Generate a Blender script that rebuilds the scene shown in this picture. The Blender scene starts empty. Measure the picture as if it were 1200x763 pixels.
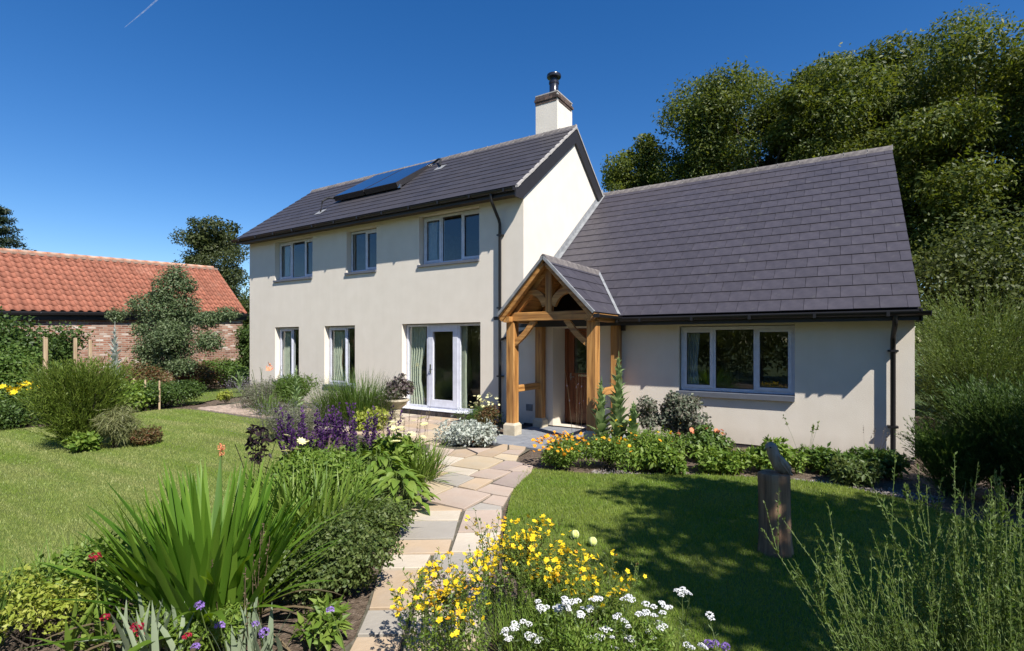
import bpy, math, random
import numpy as np
from mathutils import Vector, Matrix

# ------------------------------------------------------------------ camera, sky, sun, exposure
SC = bpy.context.scene
COL = SC.collection
cam_data = bpy.data.cameras.new('camera')
cam = bpy.data.objects.new('camera', cam_data)
COL.objects.link(cam)
cam.location = (0, 0, 1.762)
cam.rotation_euler = (math.radians(90), 0, 0.566)
cam_data.sensor_width = 36
cam_data.lens = 18.17
cam_data.shift_y = 0.0163
cam_data.clip_start = 0.05
cam_data.clip_end = 20000
SC.camera = cam

SUN_EL = math.radians(47.6)
SUN_AZ = math.atan2(0.895, -0.446)          # clockwise from +Y towards +X
world = bpy.data.worlds.new('World')
SC.world = world
world.use_nodes = True
wn = world.node_tree
bg = wn.nodes['Background']
sky = wn.nodes.new('ShaderNodeTexSky')
sky.sky_type = 'NISHITA'
sky.sun_disc = False
sky.sun_elevation = SUN_EL
sky.sun_rotation = SUN_AZ
sky.altitude = 300
sky.air_density = 1.0
sky.dust_density = 0.1
sky.ozone_density = 3.0
hs = wn.nodes.new('ShaderNodeHueSaturation')
hs.inputs['Saturation'].default_value = 1.34
hs.inputs['Hue'].default_value = 0.508
hs.inputs['Value'].default_value = 1.0
wn.links.new(sky.outputs[0], hs.inputs['Color'])
wn.links.new(hs.outputs[0], bg.inputs[0])
bg.inputs[1].default_value = 0.083
sd = bpy.data.lights.new('sun', 'SUN')
sd.energy = 4.7
sd.angle = math.radians(0.5)
sd.color = (1.0, 0.955, 0.88)
sun = bpy.data.objects.new('sun', sd)
COL.objects.link(sun)
sdir = Vector((math.sin(SUN_AZ) * math.cos(SUN_EL), math.cos(SUN_AZ) * math.cos(SUN_EL), math.sin(SUN_EL)))
sun.rotation_euler = (-sdir).to_track_quat('-Z', 'Y').to_euler()
sun.location = (10, -5, 20)
SC.view_settings.view_transform = 'Standard'
SC.view_settings.look = 'None'
SC.view_settings.exposure = 0.78
SC.view_settings.gamma = 1.0

R = np.random.default_rng(7)
random.seed(7)

# ------------------------------------------------------------------ materials
MATS = {}
def nodes_of(name):
    m = bpy.data.materials.new(name); m.use_nodes = True
    nt = m.node_tree; b = nt.nodes['Principled BSDF']
    MATS[name] = m
    return m, nt, b
def N(nt, t, **kw):
    n = nt.nodes.new(t)
    for k, v in kw.items():
        if k in n.inputs: n.inputs[k].default_value = v
        else: setattr(n, k, v)
    return n
def ramp(nt, stops):
    r = nt.nodes.new('ShaderNodeValToRGB'); e = r.color_ramp.elements
    while len(e) < len(stops): e.new(0.5)
    for i, (p, c) in enumerate(stops):
        e[i].position = p; e[i].color = (c[0], c[1], c[2], 1)
    return r
def coord(nt, scale=(1, 1, 1), kind='Object'):
    tc = nt.nodes.new('ShaderNodeTexCoord'); mp = nt.nodes.new('ShaderNodeMapping')
    mp.inputs['Scale'].default_value = scale
    nt.links.new(tc.outputs[kind], mp.inputs[0]); return mp
def noise_mat(name, stops, scale=5, rough=0.8, bump=0.2, bscale=None, stretch=(1, 1, 1), detail=6, spec=0.3, bdist=0.01, big=None, island=0.0, lo=0.3, hi=0.7):
    """colour from noise between stops, optional large-scale mottling, per-piece variation, bump"""
    m, nt, b = nodes_of(name)
    mp = coord(nt, stretch)
    n1 = N(nt, 'ShaderNodeTexNoise', Scale=scale, Detail=detail)
    nt.links.new(mp.outputs[0], n1.inputs['Vector'])
    k = len(stops)
    r = ramp(nt, [(lo + (hi - lo) * i / max(1, k - 1), c) for i, c in enumerate(stops)])
    nt.links.new(n1.outputs[0], r.inputs[0])
    out = r.outputs[0]
    if island > 0:
        g = nt.nodes.new('ShaderNodeNewGeometry'); oi = nt.nodes.new('ShaderNodeObjectInfo')
        ad = N(nt, 'ShaderNodeMath', operation='ADD'); fr = N(nt, 'ShaderNodeMath', operation='FRACT')
        nt.links.new(g.outputs['Random Per Island'], ad.inputs[0]); nt.links.new(oi.outputs['Random'], ad.inputs[1])
        nt.links.new(ad.outputs[0], fr.inputs[0])
        mr = N(nt, 'ShaderNodeMapRange'); mr.inputs['To Min'].default_value = 1 - island; mr.inputs['To Max'].default_value = 1 + island
        nt.links.new(fr.outputs[0], mr.inputs[0])
        mx = N(nt, 'ShaderNodeMix', data_type='RGBA', blend_type='MULTIPLY'); mx.inputs[0].default_value = 1
        nt.links.new(out, mx.inputs[6]); nt.links.new(mr.outputs[0], mx.inputs[7]); out = mx.outputs[2]
    if big:
        n2 = N(nt, 'ShaderNodeTexNoise', Scale=big[0], Detail=3)
        nt.links.new(mp.outputs[0], n2.inputs['Vector'])
        r2 = ramp(nt, [(0.35, (0, 0, 0)), (0.65, (1, 1, 1))]); nt.links.new(n2.outputs[0], r2.inputs[0])
        mx2 = N(nt, 'ShaderNodeMix', data_type='RGBA'); mul = N(nt, 'ShaderNodeMath', operation='MULTIPLY'); mul.inputs[1].default_value = big[2]
        nt.links.new(r2.outputs[0], mul.inputs[0]); nt.links.new(mul.outputs[0], mx2.inputs[0])
        nt.links.new(out, mx2.inputs[6]); mx2.inputs[7].default_value = (*big[1], 1); out = mx2.outputs[2]
    nt.links.new(out, b.inputs['Base Color'])
    b.inputs['Roughness'].default_value = rough
    b.inputs['Specular IOR Level'].default_value = spec
    if bump:
        nb = N(nt, 'ShaderNodeTexNoise', Scale=bscale or scale * 4, Detail=4)
        nt.links.new(mp.outputs[0], nb.inputs['Vector'])
        bp = N(nt, 'ShaderNodeBump', Strength=bump, Distance=bdist)
        nt.links.new(nb.outputs[0], bp.inputs['Height']); nt.links.new(bp.outputs[0], b.inputs['Normal'])
    return m
def leaf_mat(name, cols, trans=0.35, rough=0.5, spec=0.35, patch=None):
    m, nt, b = nodes_of(name)
    g = nt.nodes.new('ShaderNodeNewGeometry'); oi = nt.nodes.new('ShaderNodeObjectInfo')
    ad = N(nt, 'ShaderNodeMath', operation='ADD'); fr = N(nt, 'ShaderNodeMath', operation='FRACT')
    nt.links.new(g.outputs['Random Per Island'], ad.inputs[0]); nt.links.new(oi.outputs['Random'], ad.inputs[1])
    nt.links.new(ad.outputs[0], fr.inputs[0])
    k = len(cols)
    r = ramp(nt, [(i / max(1, k - 1), c) for i, c in enumerate(cols)])
    nt.links.new(fr.outputs[0], r.inputs[0])
    out = r.outputs[0]
    if patch:                                    # worn and drier patches, object-space noise
        mp = coord(nt, patch[1]); n2 = N(nt, 'ShaderNodeTexNoise', Scale=patch[0], Detail=5); nt.links.new(mp.outputs[0], n2.inputs['Vector'])
        r2 = ramp(nt, [(0.38, (0, 0, 0)), (0.66, (patch[3],) * 3)]); nt.links.new(n2.outputs[0], r2.inputs[0])
        mx = N(nt, 'ShaderNodeMix', data_type='RGBA'); nt.links.new(r2.outputs[0], mx.inputs[0]); nt.links.new(out, mx.inputs[6]); mx.inputs[7].default_value = (*patch[2], 1); out = mx.outputs[2]
    nt.links.new(out, b.inputs['Base Color'])
    b.inputs['Roughness'].default_value = rough
    b.inputs['Specular IOR Level'].default_value = spec
    tl = nt.nodes.new('ShaderNodeBsdfTranslucent')
    hv = N(nt, 'ShaderNodeHueSaturation'); hv.inputs['Hue'].default_value = 0.485; hv.inputs['Saturation'].default_value = 1.1; hv.inputs['Value'].default_value = 1.5
    nt.links.new(out, hv.inputs['Color']); nt.links.new(hv.outputs[0], tl.inputs[0])
    ms = nt.nodes.new('ShaderNodeMixShader'); ms.inputs[0].default_value = trans
    nt.links.new(b.outputs[0], ms.inputs[1]); nt.links.new(tl.outputs[0], ms.inputs[2])
    nt.links.new(ms.outputs[0], nt.nodes['Material Output'].inputs[0])
    return m
def plain(name, col, rough=0.5, metal=0.0, spec=0.5, coat=0.0):
    m, nt, b = nodes_of(name)
    mp = coord(nt); n1 = N(nt, 'ShaderNodeTexNoise', Scale=9.0, Detail=4)
    nt.links.new(mp.outputs[0], n1.inputs['Vector'])
    r = ramp(nt, [(0.3, tuple(c * 0.9 for c in col)), (0.7, tuple(min(1, c * 1.08) for c in col))])
    nt.links.new(n1.outputs[0], r.inputs[0]); nt.links.new(r.outputs[0], b.inputs['Base Color'])
    b.inputs['Roughness'].default_value = rough; b.inputs['Metallic'].default_value = metal
    b.inputs['Specular IOR Level'].default_value = spec; b.inputs['Coat Weight'].default_value = coat
    return m
def wood_mat(name, c1, c2, c3, rough=0.6, axis=2, streak=None):
    m, nt, b = nodes_of(name)
    sc = [14, 14, 14]; sc[axis] = 0.9
    mp = coord(nt, tuple(sc))
    n1 = N(nt, 'ShaderNodeTexNoise', Scale=1.6, Detail=7, Distortion=0.5)
    nt.links.new(mp.outputs[0], n1.inputs['Vector'])
    r = ramp(nt, [(0.3, c1), (0.5, c2), (0.7, c3)])
    nt.links.new(n1.outputs[0], r.inputs[0])
    out = r.outputs[0]
    if streak:
        mp2 = coord(nt, (2, 2, 0.6)); n2 = N(nt, 'ShaderNodeTexNoise', Scale=1.5, Detail=3)
        nt.links.new(mp2.outputs[0], n2.inputs['Vector'])
        r2 = ramp(nt, [(0.5, (0, 0, 0)), (0.66, (0.75, 0.75, 0.75))]); nt.links.new(n2.outputs[0], r2.inputs[0])
        mx = N(nt, 'ShaderNodeMix', data_type='RGBA'); nt.links.new(r2.outputs[0], mx.inputs[0])
        nt.links.new(out, mx.inputs[6]); mx.inputs[7].default_value = (*streak, 1); out = mx.outputs[2]
    nt.links.new(out, b.inputs['Base Color'])
    b.inputs['Roughness'].default_value = rough
    bp = N(nt, 'ShaderNodeBump', Strength=0.5, Distance=0.006)
    nt.links.new(n1.outputs[0], bp.inputs['Height']); nt.links.new(bp.outputs[0], b.inputs['Normal'])
    return m
def glass_mat(name, tint=(0.93, 0.95, 0.93), ior=1.95):
    m, nt, b = nodes_of(name)
    nt.nodes.remove(b)
    tr = N(nt, 'ShaderNodeBsdfTransparent'); tr.inputs[0].default_value = (*tint, 1)
    gl = N(nt, 'ShaderNodeBsdfGlossy'); gl.inputs['Roughness'].default_value = 0.01; gl.inputs[0].default_value = (0.95, 0.97, 1, 1)
    fr = N(nt, 'ShaderNodeFresnel', IOR=ior)
    mp = coord(nt, (1.2, 1.2, 1.2)); nn = N(nt, 'ShaderNodeTexNoise', Scale=1.5, Detail=1); nt.links.new(mp.outputs[0], nn.inputs['Vector'])
    bp = N(nt, 'ShaderNodeBump', Strength=0.06, Distance=0.02); nt.links.new(nn.outputs[0], bp.inputs['Height']); nt.links.new(bp.outputs[0], gl.inputs['Normal'])
    ms = N(nt, 'ShaderNodeMixShader')
    ge = N(nt, 'ShaderNodeNewGeometry'); iv = N(nt, 'ShaderNodeMath', operation='SUBTRACT'); iv.inputs[0].default_value = 1; nt.links.new(ge.outputs['Backfacing'], iv.inputs[1])
    mu = N(nt, 'ShaderNodeMath', operation='MULTIPLY'); nt.links.new(fr.outputs[0], mu.inputs[0]); nt.links.new(iv.outputs[0], mu.inputs[1])   # the outer face of the pane reflects
    nt.links.new(mu.outputs[0], ms.inputs[0]); nt.links.new(tr.outputs[0], ms.inputs[1]); nt.links.new(gl.outputs[0], ms.inputs[2])
    nt.links.new(ms.outputs[0], nt.nodes['Material Output'].inputs[0])
    return m

M = {}
M['render'] = noise_mat('cream_render', [(0.70, 0.635, 0.54), (0.745, 0.68, 0.585)], scale=3, rough=0.92, bump=0.55, bscale=90, bdist=0.006, spec=0.15, big=(0.7, (0.665, 0.60, 0.505), 0.35))
def stain(m):                                         # faint rain streaks and splash marks at the foot of the wall
    nt = m.node_tree; b = nt.nodes['Principled BSDF']; src = b.inputs['Base Color'].links[0].from_socket
    mp = coord(nt, (5, 5, .35)); n = N(nt, 'ShaderNodeTexNoise', Scale=1.0, Detail=5); nt.links.new(mp.outputs[0], n.inputs[0]); r = ramp(nt, [(.38, (.86, .85, .82)), (.6, (1, 1, 1))]); nt.links.new(n.outputs[0], r.inputs[0])
    mx = N(nt, 'ShaderNodeMix', data_type='RGBA', blend_type='MULTIPLY'); mx.inputs[0].default_value = .12; nt.links.new(src, mx.inputs[6]); nt.links.new(r.outputs[0], mx.inputs[7])
    tc = coord(nt); sp = N(nt, 'ShaderNodeSeparateXYZ'); nt.links.new(tc.outputs[0], sp.inputs[0]); n2 = N(nt, 'ShaderNodeTexNoise', Scale=7.0, Detail=6); nt.links.new(tc.outputs[0], n2.inputs[0])
    mr = N(nt, 'ShaderNodeMapRange'); mr.inputs['From Min'].default_value = .0; mr.inputs['From Max'].default_value = .32; mr.inputs['To Min'].default_value = .75; mr.inputs['To Max'].default_value = 0; nt.links.new(sp.outputs[2], mr.inputs[0])
    ml = N(nt, 'ShaderNodeMath', operation='MULTIPLY'); nt.links.new(mr.outputs[0], ml.inputs[0]); nt.links.new(n2.outputs[0], ml.inputs[1])
    m2 = N(nt, 'ShaderNodeMix', data_type='RGBA'); nt.links.new(ml.outputs[0], m2.inputs[0]); nt.links.new(mx.outputs[2], m2.inputs[6]); m2.inputs[7].default_value = (.34, .29, .22, 1); nt.links.new(m2.outputs[2], b.inputs['Base Color'])
stain(M['render'])
M['inside'] = plain('inside_plaster', (0.42, 0.38, 0.31), 0.9)
M['floorin'] = plain('inside_floor', (0.2, 0.14, 0.09), 0.5)
M['slate'] = noise_mat('purple_slate', [(0.037, 0.034, 0.043), (0.050, 0.045, 0.056), (0.064, 0.058, 0.069)], scale=6, rough=0.52, bump=0.35, bscale=60, bdist=0.003, spec=0.42, island=0.10, big=(0.6, (0.072, 0.060, 0.062), 0.45))
def lichen(m, col, sc, amt):
    nt = m.node_tree; b = nt.nodes['Principled BSDF']; src = b.inputs['Base Color'].links[0].from_socket
    mp = coord(nt); g = nt.nodes.new('ShaderNodeNewGeometry'); n = N(nt, 'ShaderNodeTexNoise', Scale=sc, Detail=8, Roughness=.7); nt.links.new(g.outputs['Position'], n.inputs[0])
    r = ramp(nt, [(.60, (0, 0, 0)), (.70, (amt,) * 3)]); nt.links.new(n.outputs[0], r.inputs[0])
    mx = N(nt, 'ShaderNodeMix', data_type='RGBA'); nt.links.new(r.outputs[0], mx.inputs[0]); nt.links.new(src, mx.inputs[6]); mx.inputs[7].default_value = (*col, 1); nt.links.new(mx.outputs[2], b.inputs['Base Color'])
lichen(M['slate'], (.12, .115, .10), 3.5, .45)
M['slateA'] = noise_mat('dark_roof_tile', [(0.034, 0.032, 0.038), (0.050, 0.046, 0.054)], scale=6, rough=0.55, bump=0.3, bscale=60, bdist=0.003, spec=0.4, island=0.10, big=(0.7, (0.058, 0.050, 0.050), 0.45))
M['mortar'] = noise_mat('pale_mortar', [(0.30, 0.28, 0.26), (0.42, 0.39, 0.36)], scale=14, rough=0.95, bump=0.5)
M['ridge'] = noise_mat('ridge_tile', [(0.08, 0.072, 0.072), (0.13, 0.115, 0.11), (0.19, 0.17, 0.155)], scale=9, rough=0.85, bump=0.4, island=0.15)
M['black'] = plain('black_plastic', (0.012, 0.011, 0.012), 0.45)
M['rubber'] = plain('black_rubber', (0.012, 0.012, 0.013), 0.8)
M['barge'] = plain('black_board', (0.022, 0.020, 0.022), 0.5)
M['soffit'] = plain('brown_soffit', (0.07, 0.05, 0.035), 0.7)
M['lead'] = noise_mat('lead_flashing', [(0.16, 0.165, 0.17), (0.27, 0.275, 0.28)], scale=8, rough=0.6, bump=0.2)
M['frame'] = plain('window_frame', (0.62, 0.63, 0.70), 0.4)
M['sill'] = plain('grey_sill', (0.10, 0.11, 0.135), 0.6)
M['brickblue'] = noise_mat('blue_brick', [(0.035, 0.030, 0.036), (0.085, 0.068, 0.066)], scale=12, rough=0.7, bump=0.4, island=0.45)
M['brickbrown'] = noise_mat('brown_brick', [(0.05, 0.038, 0.036), (0.13, 0.085, 0.065)], scale=12, rough=0.8, bump=0.4, island=0.5)
M['glass'] = glass_mat('window_glass')
M['curtain'] = plain('pale_curtain', (0.50, 0.53, 0.44), 0.95)
M['curtainb'] = plain('sky_tinted_curtain', (0.38, 0.42, 0.47), 0.95)  # blue tint stands in for sky reflected in the upstairs panes
M['oak'] = wood_mat('oak', (0.20, 0.085, 0.022), (0.42, 0.20, 0.055), (0.56, 0.30, 0.095), 0.55, 2, (0.25, 0.12, 0.045))
M['oakh'] = wood_mat('oak_level', (0.20, 0.085, 0.022), (0.42, 0.20, 0.055), (0.56, 0.30, 0.095), 0.55, 0, (0.23, 0.115, 0.045))
M['oaky'] = wood_mat('oak_across', (0.20, 0.085, 0.022), (0.42, 0.20, 0.055), (0.54, 0.28, 0.09), 0.55, 1)
M['doorw'] = wood_mat('dark_door_wood', (0.11, 0.032, 0.012), (0.18, 0.058, 0.022), (0.23, 0.08, 0.03), 0.35, 2)
M['stonebase'] = noise_mat('pale_stone', [(0.42, 0.36, 0.26), (0.56, 0.50, 0.38)], scale=8, rough=0.9, bump=0.5)
M['porchfloor'] = noise_mat('grey_paving', [(0.17, 0.18, 0.20), (0.24, 0.25, 0.27)], scale=5, rough=0.85, bump=0.3)
M['chrome'] = plain('steel', (0.5, 0.5, 0.5), 0.25, 1.0)
M['solar'] = plain('solar_glass', (0.012, 0.02, 0.055), 0.08, 0.0, 0.9, 0.6)
def flag(nm, a, b, c): return noise_mat(nm, [a, b, c], scale=3.2, rough=0.85, bump=0.6, bscale=22, bdist=0.006, spec=0.25, island=0.10, big=(1.7, tuple(.62 * v for v in a), .45))
M['fp'] = flag('sandstone_pink', (0.41, 0.315, 0.245), (0.47, 0.37, 0.295), (0.52, 0.43, 0.35))
M['fo'] = flag('sandstone_orange', (0.42, 0.31, 0.205), (0.48, 0.365, 0.25), (0.52, 0.42, 0.32))
M['fy'] = flag('sandstone_yellow', (0.45, 0.355, 0.23), (0.51, 0.41, 0.28), (0.54, 0.46, 0.34))
M['fw'] = flag('sandstone_pale', (0.46, 0.39, 0.30), (0.54, 0.47, 0.37), (0.58, 0.51, 0.42))
M['fg'] = flag('sandstone_grey', (0.33, 0.295, 0.25), (0.38, 0.345, 0.295), (0.43, 0.39, 0.335))
M['fk'] = flag('sandstone_mauve', (0.33, 0.26, 0.22), (0.39, 0.31, 0.265), (0.45, 0.37, 0.30))
M['joint'] = noise_mat('joint_mortar', [(0.07, 0.068, 0.04), (0.15, 0.13, 0.105)], scale=30, rough=0.95, bump=0.4)
M['soil'] = noise_mat('bed_soil', [(0.075, 0.052, 0.036), (0.13, 0.095, 0.068), (0.19, 0.145, 0.11)], scale=22, rough=0.95, bump=1.0, bscale=60, bdist=0.03)
M['lawn'] = noise_mat('lawn_turf', [(0.080, 0.135, 0.016), (0.12, 0.175, 0.028), (0.17, 0.20, 0.05)], scale=26, rough=0.9, bump=0.8, bscale=160, bdist=0.02, big=(0.9, (0.125, 0.13, 0.042), 0.6))
M['field'] = noise_mat('field_grass', [(0.05, 0.08, 0.02), (0.09, 0.115, 0.03)], scale=0.8, rough=0.95, bump=0.3)
M['bark'] = noise_mat('bark', [(0.045, 0.035, 0.026), (0.10, 0.08, 0.06)], scale=6, rough=0.95, bump=0.9, stretch=(3, 3, 0.6), bdist=0.03)
M['stem'] = leaf_mat('green_stem', [(0.07, 0.11, 0.025), (0.12, 0.16, 0.045)], 0.1)
M['drystem'] = leaf_mat('dry_stem', [(0.16, 0.12, 0.07), (0.09, 0.07, 0.04)], 0.1)
M['stake'] = wood_mat('stake_wood', (0.28, 0.19, 0.11), (0.40, 0.29, 0.18), (0.50, 0.38, 0.25), 0.8)
M['log'] = wood_mat('old_log', (0.10, 0.055, 0.030), (0.24, 0.145, 0.080), (0.36, 0.235, 0.135), 0.85, 2, (0.24, 0.12, 0.065))
M['bird'] = wood_mat('dark_carved_wood', (0.17, 0.13, 0.10), (0.29, 0.235, 0.185), (0.40, 0.34, 0.28), 0.7)
# leaves
LM = dict(
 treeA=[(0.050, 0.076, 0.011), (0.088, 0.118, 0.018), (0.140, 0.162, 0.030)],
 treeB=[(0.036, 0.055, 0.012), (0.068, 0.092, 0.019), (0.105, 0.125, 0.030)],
 treefar=[(0.040, 0.055, 0.016), (0.075, 0.090, 0.026)],
 conifer=[(0.020, 0.034, 0.016), (0.035, 0.055, 0.024)],
 hedge=[(0.030, 0.060, 0.012), (0.060, 0.105, 0.020), (0.090, 0.145, 0.030)],
 euc=[(0.060, 0.095, 0.035), (0.105, 0.150, 0.060), (0.18, 0.22, 0.115)],
 broom=[(0.085, 0.135, 0.016), (0.125, 0.180, 0.026), (0.17, 0.215, 0.04)],
 bright=[(0.085, 0.155, 0.018), (0.135, 0.215, 0.030), (0.20, 0.27, 0.05)],
 lime=[(0.20, 0.26, 0.03), (0.29, 0.34, 0.05), (0.36, 0.38, 0.08)],
 mid=[(0.050, 0.100, 0.015), (0.085, 0.150, 0.025), (0.125, 0.185, 0.04)],
 lavleaf=[(0.12, 0.145, 0.075), (0.20, 0.215, 0.13), (0.19, 0.165, 0.15)],
 silver=[(0.30, 0.34, 0.28), (0.44, 0.47, 0.41), (0.56, 0.58, 0.53)],
 greyg=[(0.10, 0.13, 0.08), (0.17, 0.19, 0.13), (0.21, 0.18, 0.15)],
 thyme=[(0.055, 0.090, 0.020), (0.095, 0.135, 0.035), (0.14, 0.175, 0.05)],
 sword=[(0.065, 0.150, 0.012), (0.105, 0.21, 0.020), (0.175, 0.29, 0.035)],
 iris=[(0.19, 0.24, 0.15), (0.26, 0.31, 0.20)],
 grass=[(0.11, 0.20, 0.016), (0.17, 0.27, 0.028), (0.25, 0.32, 0.06)],
 grassL=[(0.12, 0.205, 0.020), (0.19, 0.28, 0.038), (0.29, 0.35, 0.085)],
 strawg=[(0.15, 0.17, 0.06), (0.22, 0.22, 0.10)],
 dark=[(0.016, 0.010, 0.014), (0.035, 0.018, 0.024)],
 purpleleaf=[(0.10, 0.075, 0.085), (0.17, 0.13, 0.13), (0.10, 0.12, 0.07)],
 russet=[(0.14, 0.085, 0.04), (0.09, 0.10, 0.03), (0.17, 0.06, 0.03)],
 mull=[(0.15, 0.23, 0.085), (0.23, 0.32, 0.13), (0.32, 0.40, 0.20)],
 fluff=[(0.050, 0.085, 0.014), (0.085, 0.130, 0.022), (0.13, 0.165, 0.035)],
)
for k, c in LM.items(): M[k] = leaf_mat(k + '_leaf', c, 0.3 if k not in ('sword', 'treeA', 'treeB') else 0.42)
M['grass'] = leaf_mat('lawn_grass', LM['grass'], .35, patch=(1.3, (1, 1, 1), (0.28, 0.31, 0.07), .6))
M['grassL'] = leaf_mat('dry_lawn_grass', LM['grassL'], .35, patch=(1.0, (.35, 2.2, 1), (0.42, 0.40, 0.18), .75))
FL = dict(white=[(0.80, 0.80, 0.80), (0.72, 0.73, 0.74)], yellow=[(0.80, 0.56, 0.02), (0.86, 0.66, 0.03)], orange=[(0.80, 0.34, 0.02), (0.85, 0.46, 0.03)],
 purple=[(0.045, 0.016, 0.075), (0.08, 0.028, 0.12), (0.13, 0.05, 0.17)], mauve=[(0.26, 0.15, 0.46), (0.36, 0.24, 0.58)], red=[(0.42, 0.02, 0.04), (0.30, 0.02, 0.06)],
 pale=[(0.72, 0.70, 0.32), (0.78, 0.76, 0.46)], salmon=[(0.75, 0.25, 0.12), (0.8, 0.36, 0.2)], lav=[(0.19, 0.155, 0.24), (0.26, 0.22, 0.31)])
for k, c in FL.items(): M['f_' + k] = leaf_mat(k + '_petal', c, 0.25, 0.6, 0.2)

# ------------------------------------------------------------------ object helpers
WL = {}
def tag(o, label=None, cat=None, group=None, kind=None):
    if label: o['label'] = label
    if cat: o['category'] = cat
    if group: o['group'] = group
    if kind: o['kind'] = kind
    return o
def wl(p): return WL.get(p.name, Vector((0, 0, 0))) if p else Vector((0, 0, 0))
def thing(name, label, cat, loc=(0, 0, 0), group=None):
    o = bpy.data.objects.new(name, None); COL.objects.link(o)
    o.location = loc; o.empty_display_size = 0.2; WL[o.name] = Vector(loc)
    return tag(o, label, cat, group)
def link(name, me, parent=None, world=(0, 0, 0), rot=(0, 0, 0), scale=(1, 1, 1)):
    o = bpy.data.objects.new(name, me); COL.objects.link(o)
    o.rotation_euler = rot; o.scale = scale
    if parent is not None: o.parent = parent
    o.location = Vector(world) - wl(parent); WL[o.name] = Vector(world)
    return o
def np_mesh(name, V, F, mat, smooth=False):
    V = np.asarray(V, dtype=np.float32).reshape(-1, 3); F = np.asarray(F, dtype=np.int32)
    me = bpy.data.meshes.new(name)
    k = F.shape[1]; n = F.shape[0]
    me.vertices.add(len(V)); me.vertices.foreach_set('co', V.ravel())
    me.loops.add(n * k); me.loops.foreach_set('vertex_index', F.ravel())
    me.polygons.add(n); me.polygons.foreach_set('loop_start', np.arange(0, n * k, k, dtype=np.int32))
    me.materials.append(mat)
    if smooth: me.polygons.foreach_set('use_smooth', np.ones(n, dtype=bool))
    me.update(calc_edges=True); me.validate()
    return me
def np_obj(name, V, F, mat, parent=None, smooth=False, kind=None):
    """world-space vertices -> object whose origin sits at its parent"""
    w = wl(parent); me = np_mesh(name, np.asarray(V, dtype=np.float32) - np.array(w, dtype=np.float32), F, mat, smooth)
    o = link(name, me, parent, w)
    if kind: o['kind'] = kind
    return o
class MB:
    def __init__(s): s.v = []; s.f = []
    def add(s, vs, fs):
        b = len(s.v); s.v += [tuple(p) for p in vs]; s.f += [tuple(b + i for i in f) for f in fs]; return s
    def box(s, x0, y0, z0, x1, y1, z1):
        return s.add([(x0, y0, z0), (x1, y0, z0), (x1, y1, z0), (x0, y1, z0), (x0, y0, z1), (x1, y0, z1), (x1, y1, z1), (x0, y1, z1)],
                     [(3, 2, 1, 0), (4, 5, 6, 7), (0, 1, 5, 4), (1, 2, 6, 5), (2, 3, 7, 6), (3, 0, 4, 7)])
    def prism(s, pts, axis, a0, a1):
        n = len(pts)
        def mk(a, p):
            if axis == 'x': return (a, p[0], p[1])
            if axis == 'y': return (p[0], a, p[1])
            return (p[0], p[1], a)
        vs = [mk(a0, p) for p in pts] + [mk(a1, p) for p in pts]
        return s.add(vs, [tuple(range(n))[::-1], tuple(range(n, 2 * n))] + [(i, (i + 1) % n, n + (i + 1) % n, n + i) for i in range(n)])
    def quad(s, a, b, c, d): return s.add([a, b, c, d], [(0, 1, 2, 3)])
    def beam(s, p0, p1, w, h, up=(0, 0, 1), ch=0.012, taper=1.0):
        p0 = Vector(p0); p1 = Vector(p1); d = (p1 - p0).normalized(); u = Vector(up)
        if abs(d.dot(u)) > 0.98: u = Vector((0, 1, 0))
        r = d.cross(u).normalized(); u = r.cross(d).normalized()
        def sec(p, k):
            a, b = w / 2 * k, h / 2 * k
            return [p + r * x + u * z for x, z in ((-a + ch, -b), (a - ch, -b), (a, -b + ch), (a, b - ch), (a - ch, b), (-a + ch, b), (-a, b - ch), (-a, -b + ch))]
        vs = sec(p0, 1) + sec(p1, taper)
        return s.add(vs, [tuple(range(8))[::-1], tuple(range(8, 16))] + [(i, (i + 1) % 8, 8 + (i + 1) % 8, 8 + i) for i in range(8)])
    def sweep(s, path, w, h, side=(0, 1, 0)):
        """rectangular section swept along a path; w measured along side"""
        path = [Vector(p) for p in path]; sd = Vector(side).normalized(); b = len(s.v); n = len(path)
        for i, p in enumerate(path):
            d = (path[min(i + 1, n - 1)] - path[max(i - 1, 0)]).normalized(); u = sd.cross(d).normalized()
            for x, z in ((-1, -1), (1, -1), (1, 1), (-1, 1)): s.v.append(tuple(p + sd * (x * w / 2) + u * (z * h / 2)))
        for i in range(n - 1):
            for k in range(4): s.f.append((b + i * 4 + k, b + i * 4 + (k + 1) % 4, b + i * 4 + 4 + (k + 1) % 4, b + i * 4 + 4 + k))
        s.f.append((b + 3, b + 2, b + 1, b)); e = b + (n - 1) * 4; s.f.append((e, e + 1, e + 2, e + 3)); return s
    def tube(s, path, rad, n=10):
        path = [Vector(p) for p in path]; m = len(path); b = len(s.v)
        if not hasattr(rad, '__len__'): rad = [rad] * m
        ref = Vector((0, 0, 1))
        for i, p in enumerate(path):
            d = (path[min(i + 1, m - 1)] - path[max(i - 1, 0)]).normalized()
            rr = ref if abs(d.dot(ref)) < 0.95 else Vector((0, 1, 0))
            a = d.cross(rr).normalized(); c = a.cross(d)
            for k in range(n):
                t = 2 * math.pi * k / n; s.v.append(tuple(p + (a * math.cos(t) + c * math.sin(t)) * rad[i]))
        for i in range(m - 1):
            for k in range(n): s.f.append((b + i * n + k, b + i * n + (k + 1) % n, b + (i + 1) * n + (k + 1) % n, b + (i + 1) * n + k))
        s.f.append(tuple(b + k for k in range(n))[::-1]); s.f.append(tuple(b + (m - 1) * n + k for k in range(n))); return s
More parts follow.
